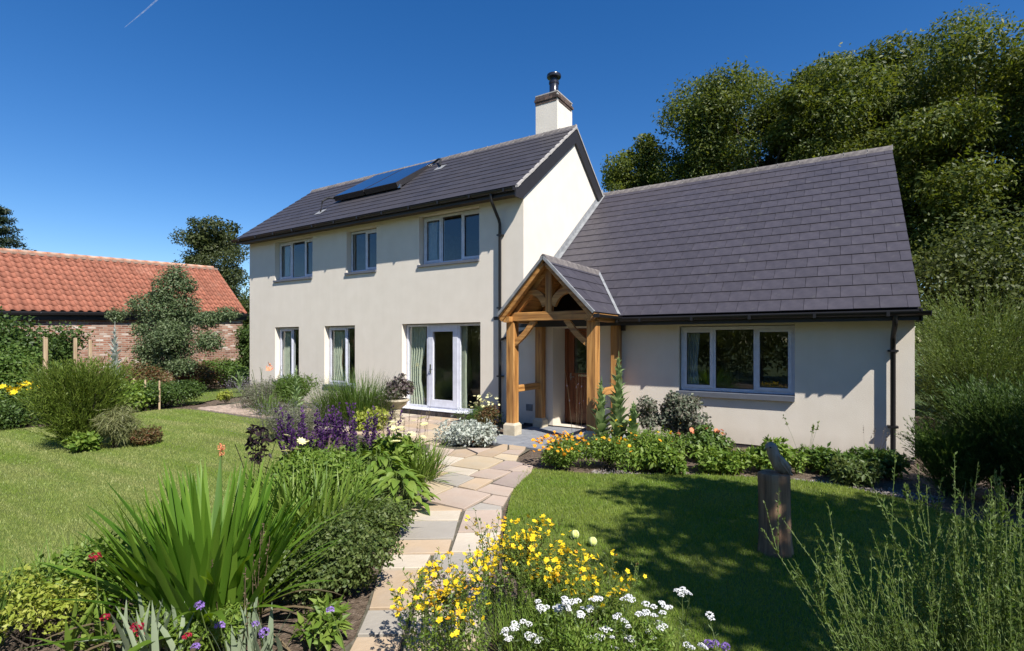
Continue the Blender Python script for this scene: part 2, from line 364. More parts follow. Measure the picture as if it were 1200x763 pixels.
    def lathe(s, prof, c, n=20):
        b = len(s.v); m = len(prof)
        for r, z in prof:
            for k in range(n):
                t = 2 * math.pi * k / n; s.v.append((c[0] + r * math.cos(t), c[1] + r * math.sin(t), c[2] + z))
        for i in range(m - 1):
            for k in range(n): s.f.append((b + i * n + k, b + i * n + (k + 1) % n, b + (i + 1) * n + (k + 1) % n, b + (i + 1) * n + k))
        s.f.append(tuple(b + k for k in range(n))[::-1]); s.f.append(tuple(b + (m - 1) * n + k for k in range(n))); return s
    def mesh(s, name, mat, off=(0, 0, 0), smooth=False):
        me = bpy.data.meshes.new(name); o = Vector(off)
        me.from_pydata([tuple(Vector(v) - o) for v in s.v], [], s.f); me.materials.append(mat)
        if smooth:
            for p in me.polygons: p.use_smooth = True
        me.update(); return me
    def build(s, name, mat, parent=None, smooth=False, kind=None, label=None):
        w = wl(parent); o = link(name, s.mesh(name, mat, w, smooth), parent, w)
        if kind: o['kind'] = kind
        if label: o['label'] = label
        return o
def smooth_auto(o, ang=40):
    me = o.data
    for p in me.polygons: p.use_smooth = True
    try: me.set_sharp_from_angle(angle=math.radians(ang))
    except Exception: pass

# ------------------------------------------------------------------ foliage helpers (numpy, world space)
def unit(a): return a / (np.linalg.norm(a, axis=-1, keepdims=True) + 1e-9)
def leaf_geo(P, T, Nn, L, W, fold=0.18):
    n = len(P); L = np.broadcast_to(L, n)[:, None]; W = np.broadcast_to(W, n)[:, None]
    T = unit(T); B = unit(np.cross(Nn, T)); Nn = np.cross(T, B)
    V = np.stack([P, P + T * L * 0.45 + B * W * 0.5 + Nn * W * fold, P + T * L, P + T * L * 0.45 - B * W * 0.5 + Nn * W * fold], 1)
    i = np.arange(n)[:, None] * 4
    F = np.concatenate([np.stack([i + 0, i + 1, i + 2], -1)[:, 0], np.stack([i + 0, i + 2, i + 3], -1)[:, 0]])
    return V.reshape(-1, 3), F
def join(*geos):
    Vs = []; Fs = []; o = 0
    for V, F in geos:
        Vs.append(V); Fs.append(F + o); o += len(V)
    return np.concatenate(Vs), np.concatenate(Fs)
def foliage(blobs, n, L, W, up=0.4, droop=0.2, shell=0.55, seed=1, floor=None, jit=0.8, spray=None, vary=0.0):
    """blobs: rows cx,cy,cz,rx,ry,rz ; leaves spread through each blob, thicker near its surface"""
    g = np.random.default_rng(seed); b = np.asarray(blobs, float)
    w = (b[:, 3] * b[:, 4] * b[:, 5]) ** (2 / 3) * np.exp(vary * g.normal(size=len(b))); idx = g.choice(len(b), n, p=w / w.sum())
    d = unit(g.normal(size=(n, 3))); r = (shell + (1 - shell) * g.random(n) ** 0.6)[:, None] * (1 + 0.16 * g.normal(size=(n, 1)))
    P = b[idx, :3] + d * r * b[idx, 3:]
    Nn = unit(d + np.array([0, 0, up]) + jit * g.normal(size=(n, 3)))
    T = unit(np.cross(Nn, g.normal(size=(n, 3)))); T = unit(T + np.array([0, 0, -droop]) + (0.35 * d if spray is None else spray * d))
    if floor is not None:
        k = P[:, 2] > floor; P, Nn, T = P[k], Nn[k], T[k]; n = len(P)
    s = 0.65 + 0.7 * g.random(n)
    if vary: s = s * (0.7 + 0.6 * g.random(len(b)))[idx][:n] if floor is None else s
    return leaf_geo(P, T, Nn, L * s, W * s)
def crown(c, r, k, rr, seed, flat=1.0, bias=0.55, zmin=None):
    g = np.random.default_rng(seed); d = unit(g.normal(size=(k, 3))); q = (bias + (1 - bias) * g.random(k))[:, None]
    P = np.array(c) + d * q * np.array(r); s = rr[0] + (rr[1] - rr[0]) * g.random(k)
    if zmin is not None: P[:, 2] = np.maximum(P[:, 2], zmin)
    return np.column_stack([P, s, s, s * flat])
def tubes(paths, rad, sides=3):
    """paths (n,k,3), rad (n,k)"""
    n, k, _ = paths.shape
    d = np.gradient(paths, axis=1); d = unit(d); ref = np.zeros_like(d); ref[..., 0] = 0.9; ref[..., 1] = 0.43
    a = unit(np.cross(d, ref)); c = np.cross(d, a); V = []
    for s in range(sides):
        t = 2 * math.pi * s / sides; V.append(paths + (a * math.cos(t) + c * math.sin(t)) * rad[..., None])
    V = np.stack(V, 2).reshape(-1, 3)
    i = np.arange(n)[:, None, None] * k * sides; j = np.arange(k - 1)[None, :, None] * sides; s = np.arange(sides)[None, None, :]; s2 = (s + 1) % sides
    q = np.stack([i + j + s, i + j + s2, i + j + sides + s2, i + j + sides + s], -1).reshape(-1, 4)
    return V, np.concatenate([q[:, :3], q[:, [0, 2, 3]]])
def arcs(base, az, lean, length, bend, k=6):
    """curved stems: start direction tilted by lean (rad) towards az, bending further by bend"""
    n = len(base); t = np.linspace(0, 1, k)[None, :]
    ang = lean[:, None] + bend[:, None] * t
    seg = (length / (k - 1))[:, None]
    dz = np.cos(ang) * seg; dh = np.sin(ang) * seg
    z = np.concatenate([np.zeros((n, 1)), np.cumsum(dz[:, 1:], 1)], 1); h = np.concatenate([np.zeros((n, 1)), np.cumsum(dh[:, 1:], 1)], 1)
    return np.stack([base[:, None, 0] + h * np.cos(az)[:, None], base[:, None, 1] + h * np.sin(az)[:, None], base[:, None, 2] + z], -1)
def blades(base, az, lean, length, bend, width, k=5, fold=0.25):
    P = arcs(base, az, lean, length, bend, k); n = len(base)
    side = np.stack([-np.sin(az), np.cos(az), np.zeros(n)], -1)[:, None, :]
    t = np.linspace(0, 1, k); prof = np.minimum(1, 0.55 + 1.6 * t) * np.clip((1 - t) / 0.45, 0, 1) ** 0.8; prof[-1] = 0.02
    wv = (width[:, None] * prof[None, :])[..., None] / 2
    up = unit(np.cross(unit(np.gradient(P, axis=1)), np.broadcast_to(side, P.shape)))
    V = np.stack([P - side * wv + up * wv * fold, P, P + side * wv + up * wv * fold], 2).reshape(-1, 3)
    i = np.arange(n)[:, None, None] * k * 3; j = np.arange(k - 1)[None, :, None] * 3; s = np.arange(2)[None, None, :]
    q = np.stack([i + j + s, i + j + s + 1, i + j + 4 + s, i + j + 3 + s], -1).reshape(-1, 4)
    return V, np.concatenate([q[:, :3], q[:, [0, 2, 3]]])
def scatter(n, c, r, seed, z=0.0):
    g = np.random.default_rng(seed); a = g.random(n) * 2 * math.pi; q = np.sqrt(g.random(n))
    return np.column_stack([c[0] + r[0] * q * np.cos(a), c[1] + r[1] * q * np.sin(a), np.full(n, z)]), g
def clump_blades(c, r, n, L, W, lean, bend, seed, k=5):
    B, g = scatter(n, c, r, seed)
    out = np.arctan2(B[:, 1] - c[1], B[:, 0] - c[0]) + g.normal(size=n) * 0.7
    return blades(B, out, np.abs(g.normal(size=n)) * lean, L * (0.6 + 0.5 * g.random(n)), bend * g.random(n), W * (0.7 + 0.5 * g.random(n)), k)
def leaves_on(paths, per, L, W, seed, up=0.5, lo=0.15, ang=1.0):
    """leaves attached along paths"""
    g = np.random.default_rng(seed); n, k, _ = paths.shape
    i = np.repeat(np.arange(n), per); t = (lo + (1 - lo) * g.random(n * per)) * (k - 1.001); j = t.astype(int); f = (t - j)[:, None]
    P = paths[i, j] * (1 - f) + paths[i, j + 1] * f; D = unit(paths[i, j + 1] - paths[i, j])
    T = unit(D + ang * unit(g.normal(size=P.shape))); Nn = unit(np.cross(T, g.normal(size=P.shape)) + np.array([0, 0, up]))
    s = 0.6 + 0.7 * g.random(len(P)); return leaf_geo(P, T, Nn, L * s, W * s)
def inpoly(px, py, poly):
    r = np.zeros(len(px), bool); n = len(poly); j = n - 1
    for i in range(n):
        xi, yi = poly[i]; xj, yj = poly[j]
        c = ((yi > py) != (yj > py)) & (px < (xj - xi) * (py - yi) / ((yj - yi) or 1e-9) + xi); r ^= c; j = i
    return r

# ------------------------------------------------------------------ ground, lawns, beds, paths
def sheet(name, poly, z, mat):
    mb = MB(); mb.add([(x, y, z) for x, y in poly], [tuple(range(len(poly)))])
    return mb.build(name, mat, None, kind='structure')
def smooth_poly(p, it=2):
    for _ in range(it):
        q = []
        for i in range(len(p)):
            a = p[i]; b = p[(i + 1) % len(p)]
            q += [(a[0] * .75 + b[0] * .25, a[1] * .75 + b[1] * .25), (a[0] * .25 + b[0] * .75, a[1] * .25 + b[1] * .75)]
        p = q
    return p
sheet('ground', [(-4000, -4000), (4000, -4000), (4000, 4000), (-4000, 4000)], -0.06, M['field'])
# planting soil as a gently lumpy sheet
nx, ny = 180, 150
gx = np.linspace(-26, 9, nx); gy = np.linspace(-6, 16, ny); X, Y = np.meshgrid(gx, gy)
Z = -0.035 + 0.010 * np.sin(X * 3.1) * np.cos(Y * 2.7) + 0.006 * R.normal(size=X.shape)
i = np.arange(ny - 1)[:, None] * nx + np.arange(nx - 1)[None, :]
np_obj('bed_soil', np.stack([X, Y, Z], -1).reshape(-1, 3), np.stack([i, i + 1, i + nx + 1, i + nx], -1).reshape(-1, 4), M['soil'], smooth=True, kind='structure')
LAWN_R = smooth_poly([(-3.71, 6.20), (-3.5, 5.63), (-3.09, 4.8), (-2.76, 4.23), (-2.42, 3.65), (-2.0, 3.22), (-1.33, 3.12), (-0.84, 3.0), (-0.43, 2.6), (0.3, 0.8), (3.5, 0.2), (5.5, 2.5), (5.2, 6.5), (2.6, 6.9), (1.65, 6.5), (0.99, 6.83), (0.61, 7.26), (0.22, 7.45), (-0.32, 7.61), (-1.19, 7.35), (-2.17, 6.84), (-2.74, 6.43), (-3.32, 6.33)])
LAWN_L = smooth_poly([(-4.4, 0.6), (-4.7, 1.5), (-4.9, 2.3), (-5.3, 3.3), (-6.5, 4.7), (-7.94, 5.59), (-9.4, 6.6), (-10.88, 6.95), (-12.06, 6.88), (-14.6, 7.0), (-15.1, 6.6), (-14.9, 5.81), (-14.17, 4.46), (-13.91, 3.95), (-14.37, 3.28), (-15.47, 1.27), (-14.0, -3.0), (-6.0, -3.5)])
LAWN_F = smooth_poly([(-20.2, 10.15), (-20.0, 12.3), (-16.9, 12.0), (-16.45, 9.0), (-16.35, 8.55), (-15.1, 7.15), (-17.2, 8.1), (-18.48, 9.02)], 1)
sheet('lawn', LAWN_R, -0.004, M['lawn'])
sheet('lawn_left', LAWN_L, -0.004, M['lawn']).name = 'lawn_beyond_bed'
sheet('lawn_far', LAWN_F, -0.004, M['lawn']).name = 'lawn_by_barn'
def grass(name, poly, dens, mat, seed, hgt=0.032, pred=None):
    g = np.random.default_rng(seed); P = np.array(poly); lo = P.min(0); hi = P.max(0)
    n = int(dens * (hi - lo).prod()); x = lo[0] + (hi[0] - lo[0]) * g.random(n); y = lo[1] + (hi[1] - lo[1]) * g.random(n)
    zr = -0.536 * x + 0.844 * y; xr = 0.844 * x + 0.536 * y
    keep = (zr > 1.5) & (np.abs(xr) < zr * 1.25 + 0.8) & (g.random(n) < np.clip((3.6 / np.maximum(zr, .1)) ** 1.5, 0, 1))
    x, y, zr = x[keep], y[keep], zr[keep]; k = inpoly(x, y, poly); x, y, zr = x[k], y[k], zr[k]; n = len(x)
    s = np.clip(zr / 3.6, 1, 4) ** 0.75; w = 0.0048 * s * (0.7 + 0.6 * g.random(n)); h = hgt * (0.5 + 0.7 * g.random(n)) * np.minimum(s, 1.25)
    a = g.random(n) * 2 * math.pi; b = g.random(n) * 2 * math.pi; l = h * 0.75 * g.random(n)
    base = np.stack([x, y, np.full(n, -0.006)], -1); sd = np.stack([np.cos(a), np.sin(a), np.zeros(n)], -1) * w[:, None] / 2
    tip = base + np.stack([np.cos(b) * l, np.sin(b) * l, h], -1)
    V = np.stack([base - sd, base + sd, tip], 1).reshape(-1, 3); F = np.arange(3 * n).reshape(-1, 3)
    o = np_obj(name, V, F, mat); return tag(o, None, None, None, 'stuff')
tag(grass('grass', LAWN_R, 11000, M['grass'], 11, 0.028), 'short bright green mown grass of the lawn beside the wing', 'grass')
tag(grass('grass', LAWN_L, 8500, M['grassL'], 12, 0.024), 'sun-bleached mown grass of the large lawn on the left', 'grass')
tag(grass('grass', LAWN_F, 1800, M['grass'], 13, 0.04), 'small patch of grass between the barn border and the end of the path', 'grass')

FLAGS = [('p', [(-5.96, 6.73), (-5.68, 6.62), (-5.32, 6.64), (-5.12, 6.2), (-5.28, 5.98), (-5.56, 6.23)]), ('o', [(-5.32, 6.64), (-5.19, 6.77), (-4.84, 6.58), (-4.82, 6.26), (-5.11, 6.2)]), ('p', [(-5.22, 6.81), (-4.87, 7.03), (-4.84, 6.61)]), ('o', [(-4.83, 6.59), (-4.9, 7.46), (-4.82, 7.46), (-4.59, 7.1), (-4.5, 6.5), (-4.78, 6.48)]), ('p', [(-4.57, 7.09), (-4.33, 7.19), (-4.22, 6.84), (-4.54, 6.81)]), ('o', [(-4.81, 7.46), (-4.5, 7.55), (-4.33, 7.21), (-4.59, 7.12)]), ('y', [(-4.52, 6.79), (-4.2, 6.82), (-4.05, 6.5), (-4.21, 6.43), (-4.49, 6.5)]), ('w', [(-5.11, 6.2), (-4.8, 6.23), (-4.7, 5.74), (-5.0, 5.71)]), ('o', [(-5.06, 5.68), (-4.99, 5.7), (-4.74, 5.71), (-4.71, 5.35), (-4.88, 5.43)]), ('y', [(-4.78, 6.45), (-4.49, 6.48), (-4.22, 6.42), (-4.14, 5.89), (-4.18, 5.76), (-4.7, 5.74), (-4.8, 6.23)]), ('k', [(-4.2, 6.41), (-4.05, 6.46), (-3.84, 6.41), (-3.85, 5.94), (-4.12, 5.9)]), ('w', [(-4.68, 5.71), (-4.18, 5.74), (-4.12, 5.42), (-4.45, 5.43), (-4.68, 5.41)]), ('o', [(-4.76, 5.28), (-4.68, 5.41), (-4.45, 5.42), (-4.41, 5.01), (-4.54, 5.01)]), ('g', [(-4.44, 5.42), (-4.12, 5.41), (-3.99, 5.39), (-3.94, 4.94), (-4.38, 4.98)]), ('p', [(-4.17, 5.75), (-4.12, 5.9), (-3.76, 5.92), (-3.74, 5.45), (-4.12, 5.43)]), ('p', [(-3.81, 6.4), (-3.67, 6.35), (-3.53, 6.06), (-3.77, 5.93), (-3.85, 5.95)]), ('k', [(-3.75, 5.92), (-3.53, 6.05), (-3.42, 5.65), (-3.3, 5.26), (-3.66, 5.29)]), ('o', [(-3.98, 5.38), (-3.73, 5.44), (-3.65, 4.93), (-3.93, 4.95)]), ('y', [(-4.46, 4.93), (-4.38, 4.97), (-3.95, 4.92), (-3.92, 4.43), (-4.0, 4.42)]), ('p', [(-3.67, 5.26), (-3.3, 5.26), (-3.18, 4.93), (-3.39, 4.91), (-3.64, 4.93)]), ('p', [(-3.94, 4.9), (-3.64, 4.92), (-3.39, 4.9), (-3.33, 4.3), (-3.88, 4.32)]), ('p', [(-3.38, 4.9), (-3.17, 4.92), (-3.04, 4.61), (-3.32, 4.6)]), ('g', [(-3.32, 4.57), (-3.04, 4.6), (-2.97, 4.49), (-3.31, 4.29)]), ('o', [(-4.05, 4.27), (-3.82, 4.27), (-3.33, 4.29), (-3.33, 4.27), (-3.63, 4.05), (-3.78, 3.95)]), ('w', [(-3.78, 3.95), (-3.33, 4.27), (-3.17, 4.02), (-3.6, 3.73)]), ('p', [(-3.31, 4.29), (-2.99, 4.52), (-2.65, 3.99), (-2.99, 3.76)]), ('g', [(-3.64, 3.69), (-3.16, 4.0), (-2.91, 3.62), (-3.33, 3.33)]), ('w', [(-2.98, 3.74), (-2.64, 3.97), (-2.43, 3.57), (-2.75, 3.36)]), ('o', [(-3.33, 3.31), (-2.91, 3.6), (-2.75, 3.35), (-3.16, 3.06)]), ('w', [(-3.17, 3.04), (-2.85, 3.25), (-2.72, 3.02), (-3.0, 2.83)]), ('g', [(-2.85, 3.27), (-2.42, 3.55), (-2.25, 3.25), (-2.66, 2.98)]), ('o', [(-3.0, 2.81), (-2.71, 3.0), (-2.39, 2.52), (-2.62, 2.36)]), ('p', [(-2.66, 2.97), (-2.25, 3.24), (-1.97, 2.79), (-2.38, 2.52)]), ('g', [(-2.62, 2.35), (-2.38, 2.51), (-2.21, 2.27), (-2.45, 2.11)]), ('w', [(-2.37, 2.52), (-1.97, 2.78), (-1.81, 2.52), (-2.2, 2.28)]), ('o', [(-2.44, 2.1), (-2.2, 2.26), (-2.03, 2.02), (-2.28, 1.85)]), ('y', [(-2.2, 2.27), (-1.81, 2.51), (-1.66, 2.25), (-2.02, 2.02)])]
def flagpiece(pts, parent, mat, z0=-0.03, z1=0.012, inset=0.010, dz=0.0):
    P = [Vector((x, y)) for x, y in pts]; c = sum(P, Vector((0, 0))) / len(P)
    Q = []
    for p in P:
        d = p - c; Q.append(c + d * max(0.5, 1 - inset / max(d.length * 0.72, 0.01)))
    n = len(Q); mb = MB(); e = 0.006
    def ring(z, k): return [(c.x + (q.x - c.x) * k, c.y + (q.y - c.y) * k, z) for q in Q]
    k = 1 - e / max(0.1, sum((q - c).length for q in Q) / n)
    vs = ring(z0, 1) + ring(z1 + dz - e * 0.7, 1) + ring(z1 + dz, k)
    fs = [tuple(range(2 * n, 3 * n))]
    for r in (0, 1):
        fs += [(r * n + i, r * n + (i + 1) % n, (r + 1) * n + (i + 1) % n, (r + 1) * n + i) for i in range(n)]
    mb.add(vs, fs)
    area = sum(Q[i].x * Q[(i + 1) % n].y - Q[(i + 1) % n].x * Q[i].y for i in range(n))
    if area < 0: mb.f = [f[::-1] for f in mb.f]
    me = mb.mesh('flagstone', mat, (c.x, c.y, 0)); return link('flagstone', me, parent, (c.x, c.y, 0))
path = sheet('path', [(-2.3, 1.4), (-1.4, 1.9), (-1.85, 2.7), (-2.27, 3.25), (-2.45, 3.56), (-2.66, 3.98), (-3.0, 4.55), (-3.3, 5.26), (-3.53, 6.1), (-3.86, 6.42), (-4.1, 6.6), (-4.22, 6.85), (-4.33, 7.4), (-4.9, 7.46), (-4.9, 7.05), (-5.3, 6.75), (-6.0, 6.75), (-6.2, 6.5), (-5.6, 6.1), (-5.1, 5.5), (-4.75, 4.95), (-4.4, 4.55), (-4.05, 4.28), (-3.82, 3.95), (-3.64, 3.68), (-3.33, 3.3), (-3.15, 3.03), (-3.0, 2.8), (-2.64, 2.35), (-2.45, 2.1)], -0.012, M['joint'])
for cde, pts in FLAGS:
    flagpiece(pts, path, M['f' + cde], dz=random.uniform(-.002, .003))
for cde, pts in (('p', [(-2.02, 2.01), (-1.66, 2.24), (-1.45, 1.9), (-1.8, 1.68)]), ('g', [(-2.27, 1.84), (-2.04, 2.0), (-1.82, 1.67), (-2.1, 1.48)]),
                 ('w', [(-5.55, 6.22), (-5.28, 5.97), (-4.9, 5.4), (-5.2, 5.3), (-5.9, 5.9)]), ('o', [(-5.27, 5.95), (-5.1, 6.18), (-5.02, 5.71), (-5.06, 5.67)])):
    flagpiece(pts, path, M['f' + cde])
# patio in front of the french doors: random rectangular slabs in courses
patio = sheet('patio', [(-14.4, 6.95), (-6.0, 6.5), (-5.2, 6.9), (-5.7, 7.4), (-6.2, 8.2), (-6.4, 9.45), (-13.6, 9.45), (-15.2, 8.6)], -0.016, M['joint'])
PATIO = [(-9.6, 6.75), (-6.0, 6.7), (-5.75, 7.1), (-6.1, 8.1), (-6.4, 9.42), (-9.6, 9.42)]
y = 6.75
while y < 9.3:
    h = random.choice([0.44, 0.52, 0.6]); x = -9.6 + random.uniform(0, .2); h = min(h, 9.42 - y)
    while x < -5.8:
        w = random.choice([0.45, 0.6, 0.75, 0.9]); cx = x + w / 2
        if inpoly(np.array([cx]), np.array([y + h / 2]), PATIO)[0] and h > 0.15:
            flagpiece([(x, y), (x + w, y), (x + w, y + h), (x, y + h)], patio, M['f' + random.choice('ppyywok')], dz=random.uniform(-.003, .003), z1=0.008)
        x += w
    y += h
mb = MB(); yy = 6.95; r = 0
while yy < 8.7:
    x = -14.6 + (r % 2) * 0.07
    while x < -9.7:
        if inpoly(np.array([x]), np.array([yy]), [(-14.5, 7.06), (-9.7, 6.95), (-9.7, 8.8), (-14.0, 8.8), (-15.6, 8.3)])[0]:
            t = random.uniform(-.004, .006); mb.box(x + .005, yy + .005, -.03, x + random.uniform(.135, .15), yy + random.uniform(.105, .12), .004 + t)
        x += 0.155
    yy += 0.125; r += 1
mb.build('paving_setts', noise_mat('pink_setts', [(0.36, 0.27, 0.21), (0.46, 0.36, 0.29)], scale=8, rough=.9, island=.14), patio, kind='stuff')

# ------------------------------------------------------------------ the house
FY = 9.51
XL, XA, XR = -16.04, -5.75, 0.915
HOUSE = thing('house', 'cream rendered two-storey house with a slate-roofed single-storey wing and an oak porch', 'house', (-7.5, 9.51, 0))
def wall_holes(name, x0, x1, z0, z1, holes, y, thick, mat, parent):
    xs = sorted({x0, x1} | {h[0] for h in holes} | {h[1] for h in holes}); zs = sorted({z0, z1} | {h[2] for h in holes} | {h[3] for h in holes})
    mb = MB()
    for i in range(len(xs) - 1):
        for k in range(len(zs) - 1):
            cx = (xs[i] + xs[i + 1]) / 2; cz = (zs[k] + zs[k + 1]) / 2
            if any(h[0] < cx < h[1] and h[2] < cz < h[3] for h in holes): continue
            for yy in (y, y + thick): mb.quad((xs[i], yy, zs[k]), (xs[i + 1], yy, zs[k]), (xs[i + 1], yy, zs[k + 1]), (xs[i], yy, zs[k + 1]))
    for a, b, c, d in holes:
        mb.quad((a, y, c), (a, y + thick, c), (a, y + thick, d), (a, y, d)); mb.quad((b, y, c), (b, y + thick, c), (b, y + thick, d), (b, y, d))
        mb.quad((a, y, c), (b, y, c), (b, y + thick, c), (a, y + thick, c)); mb.quad((a, y, d), (b, y, d), (b, y + thick, d), (a, y + thick, d))
    return mb.build(name, mat, parent)
holesA = [(-9.33, -6.89, 0.10, 2.22), (-12.34, -11.07, 0.50, 2.22), (-14.68, -13.50, 0.52, 2.22), (-8.75, -6.92, 3.60, 4.86), (-11.41, -10.24, 3.60, 4.80), (-14.69, -12.87, 3.60, 4.84)]
wall_holes('wall', XL, XA - .3, 0.0, 4.93, holesA, FY, 0.3, M['render'], HOUSE)
wall_holes('wall', XA, XR, 0.035, 2.12, [(-5.04, -4.08, 0.036, 2.06), (-2.47, -0.62, 0.84, 2.05)], FY, 0.3, M['render'], HOUSE)
m = MB(); m.box(XL, FY + .012, -.1, -5.04, FY + .1, 0.036); m.box(-4.08, FY + .012, -.1, XR, FY + .1, 0.036); m.box(XL, FY - 0.004, -.1, XA, FY + .01, 0.0)
m.build('plinth', M['brickblue'], HOUSE)
m = MB(); KA = (7.249 - 5.03) / (12.01 - 9.16); KW = (5.988 - 2.24) / (13.94 - 9.13)
yr, zr_ = 12.01, 7.249
m.prism([(FY, -.1), (14.51, -.1), (14.51, 5.03 + KA * (14.86 - 14.51) - .14), (yr, zr_ - .14), (FY, 5.03 + KA * (FY - 9.16) - .14)], 'x', XA - .3, XA)
m.build('gable_wall', M['render'], HOUSE)
m = MB(); m.prism([(FY + .3, -.1), (14.51, -.1), (14.51, 5.2), (yr, zr_ - .14), (FY + .3, 5.4)], 'x', XL, XL + .3); m.box(XL, 14.2, -.1, XA, 14.5, 5.2)
m.prism([(FY + .3, -.1), (18.2, -.1), (18.2, 2.5), (13.94, 5.988 - .14), (FY + .3, 2.5)], 'x', XR - .3, XR); m.box(XA, 17.9, -.1, XR, 18.2, 2.6)
m.build('rear_wall', M['render'], HOUSE)
m = MB()                                                             # rooms
m.box(XL + .31, FY + .31, -.02, XA - .31, 14.19, .1); m.box(XL + .31, FY + .31, 2.4, XA - .31, 14.19, 2.72); m.box(XL + .31, FY + .31, 4.9, XA - .31, 14.19, 5.0)
m.box(XA + .01, 10.75, 0, XR - .31, 17.89, .08); m.box(-3.9, FY + .31, 0, XR - .31, 10.74, .08); m.box(XA + .01, FY + .31, 2.2, XR - .31, 17.89, 2.3)
m.build('floor', M['floorin'], HOUSE)
m = MB()
for x in (-12.9, -10.0, ): m.box(x, FY + .31, .1, x + .1, 14.19, 2.4)
for x in (-12.2, -9.7): m.box(x, FY + .31, 2.72, x + .1, 14.19, 4.9)
m.box(XL + .31, 13.2, .1, XA - .31, 13.3, 2.4); m.box(XL + .31, 12.8, 2.72, XA - .31, 12.9, 4.9); m.box(-3.9, 12.4, .08, XR - .31, 12.5, 2.2)
m.box(-3.99, FY + .31, .0, -3.9, 14, 2.2)
m.build('partition', M['inside'], HOUSE)
# porch recess walls, ceiling, door
m = MB(); m.box(-5.14, FY + .3, 0, -5.04, 10.2, 2.1); m.box(-4.08, FY + .3, 0, -3.995, 10.2, 2.1); m.box(-5.04, FY + .3, 2.06, -4.08, 10.2, 2.15)
m.build('recess_wall', M['render'], HOUSE)
DY = 10.06
door = MB()
door.box(-5.035, DY, .03, -4.97, DY + .08, 2.05); door.box(-4.15, DY, .03, -4.085, DY + .08, 2.05); door.box(-4.97, DY, 1.99, -4.15, DY + .08, 2.05)
door.box(-4.965, DY + .02, .04, -4.83, DY + .07, 1.985); door.box(-4.29, DY + .02, .04, -4.155, DY + .07, 1.985)
door.box(-4.83, DY + .02, .04, -4.29, DY + .07, .24); door.box(-4.83, DY + .02, .96, -4.29, DY + .07, 1.1); door.box(-4.83, DY + .02, 1.86, -4.29, DY + .07, 1.985)
door = door.build('front_door', M['doorw'], HOUSE)
m = MB(); m.box(-4.83, DY + .035, .24, -4.29, DY + .055, .96); m.box(-4.76, DY + .025, .31, -4.36, DY + .036, .89); m.build('panel', M['doorw'], door)
m = MB(); m.box(-4.83, DY + .04, 1.1, -4.29, DY + .05, 1.86); m.build('door_pane', M['glass'], door)
m = MB(); m.tube([(-4.9, DY + .02, 1.02), (-4.9, DY - .03, 1.02), (-4.79, DY - .035, 1.02)], .009, 8); m.box(-4.915, DY + .012, .95, -4.885, DY + .02, 1.1); m.build('handle', M['chrome'], door)
m = MB(); m.box(-4.72, DY + .012, 1.03, -4.42, DY + .022, 1.075); m.build('letter_box', M['chrome'], door)
# windows
def window(x0, x1, z0, z1, muls, opening, y=FY + .15, fw=.055, sill=True, sillh=.06, sillproj=.045, name='window'):
    """muls: x positions of mullions; opening: set of light indexes that are framed casements"""
    m = MB(); d = .07
    m.box(x0, y, z0, x0 + fw, y + d, z1); m.box(x1 - fw, y, z0, x1, y + d, z1); m.box(x0 + fw, y, z0, x1 - fw, y + d, z0 + fw); m.box(x0 + fw, y, z1 - fw, x1 - fw, y + d, z1)
    for c in muls: m.box(c - fw * .45, y + .003, z0 + fw, c + fw * .45, y + d - .003, z1 - fw)
    fr = m.build(name, M['frame'], HOUSE)
    ed = [x0 + fw] + [v for c in muls for v in (c - fw * .45, c + fw * .45)] + [x1 - fw]
    for i in range(0, len(ed), 2):
        a, b = ed[i], ed[i + 1]; zb, zt = z0 + fw, z1 - fw
        if i // 2 in opening:
            c = MB(); k = .045; e = y - .012
            c.box(a - .008, e, zb - .008, a + k, e + .05, zt + .008); c.box(b - k, e, zb - .008, b + .008, e + .05, zt + .008)
            c.box(a + k, e, zb - .008, b - k, e + .05, zb + k); c.box(a + k, e, zt - k, b - k, e + .05, zt + .008)
            c.build('casement', M['frame'], fr); a, b, zb, zt = a + k, b - k, zb + k, zt - k
        p = MB(); p.box(a - .004, y + .025, zb - .004, b + .004, y + .029, zt + .004); p.build('pane', M['glass'], fr)
        s = MB(); q = .010
        s.box(a, y + .014, zb, a + q, y + .024, zt); s.box(b - q, y + .014, zb, b, y + .024, zt); s.box(a + q, y + .014, zb, b - q, y + .024, zb + q); s.box(a + q, y + .014, zt - q, b - q, y + .024, zt)
        s.build('gasket', M['black'], fr)
    if sill:
        s = MB(); s.prism([(FY - sillproj, z0 - sillh - .012), (FY - sillproj, z0 - .016), (y + .002, z0 - .003), (y + .002, z0 - sillh - .012)], 'x', x0 - .05, x1 + .003)
        s.build('sill', M['sill'], fr)
    return fr
window(-14.67, -12.875, 3.67, 4.82, [-14.03, -13.41], {0, 2})
window(-11.39, -10.245, 3.67, 4.78, [-10.80], {1})
window(-8.73, -6.925, 3.67, 4.84, [-8.15, -7.53], {0, 2})
window(-14.66, -13.505, 0.60, 2.20, [-14.0], {0})
window(-12.32, -11.075, 0.58, 2.20, [-11.56], {0})
window(-2.45, -0.625, 0.90, 2.035, [-1.88, -1.22], {0, 2}, y=FY + .10, sillh=.085, sillproj=.07)
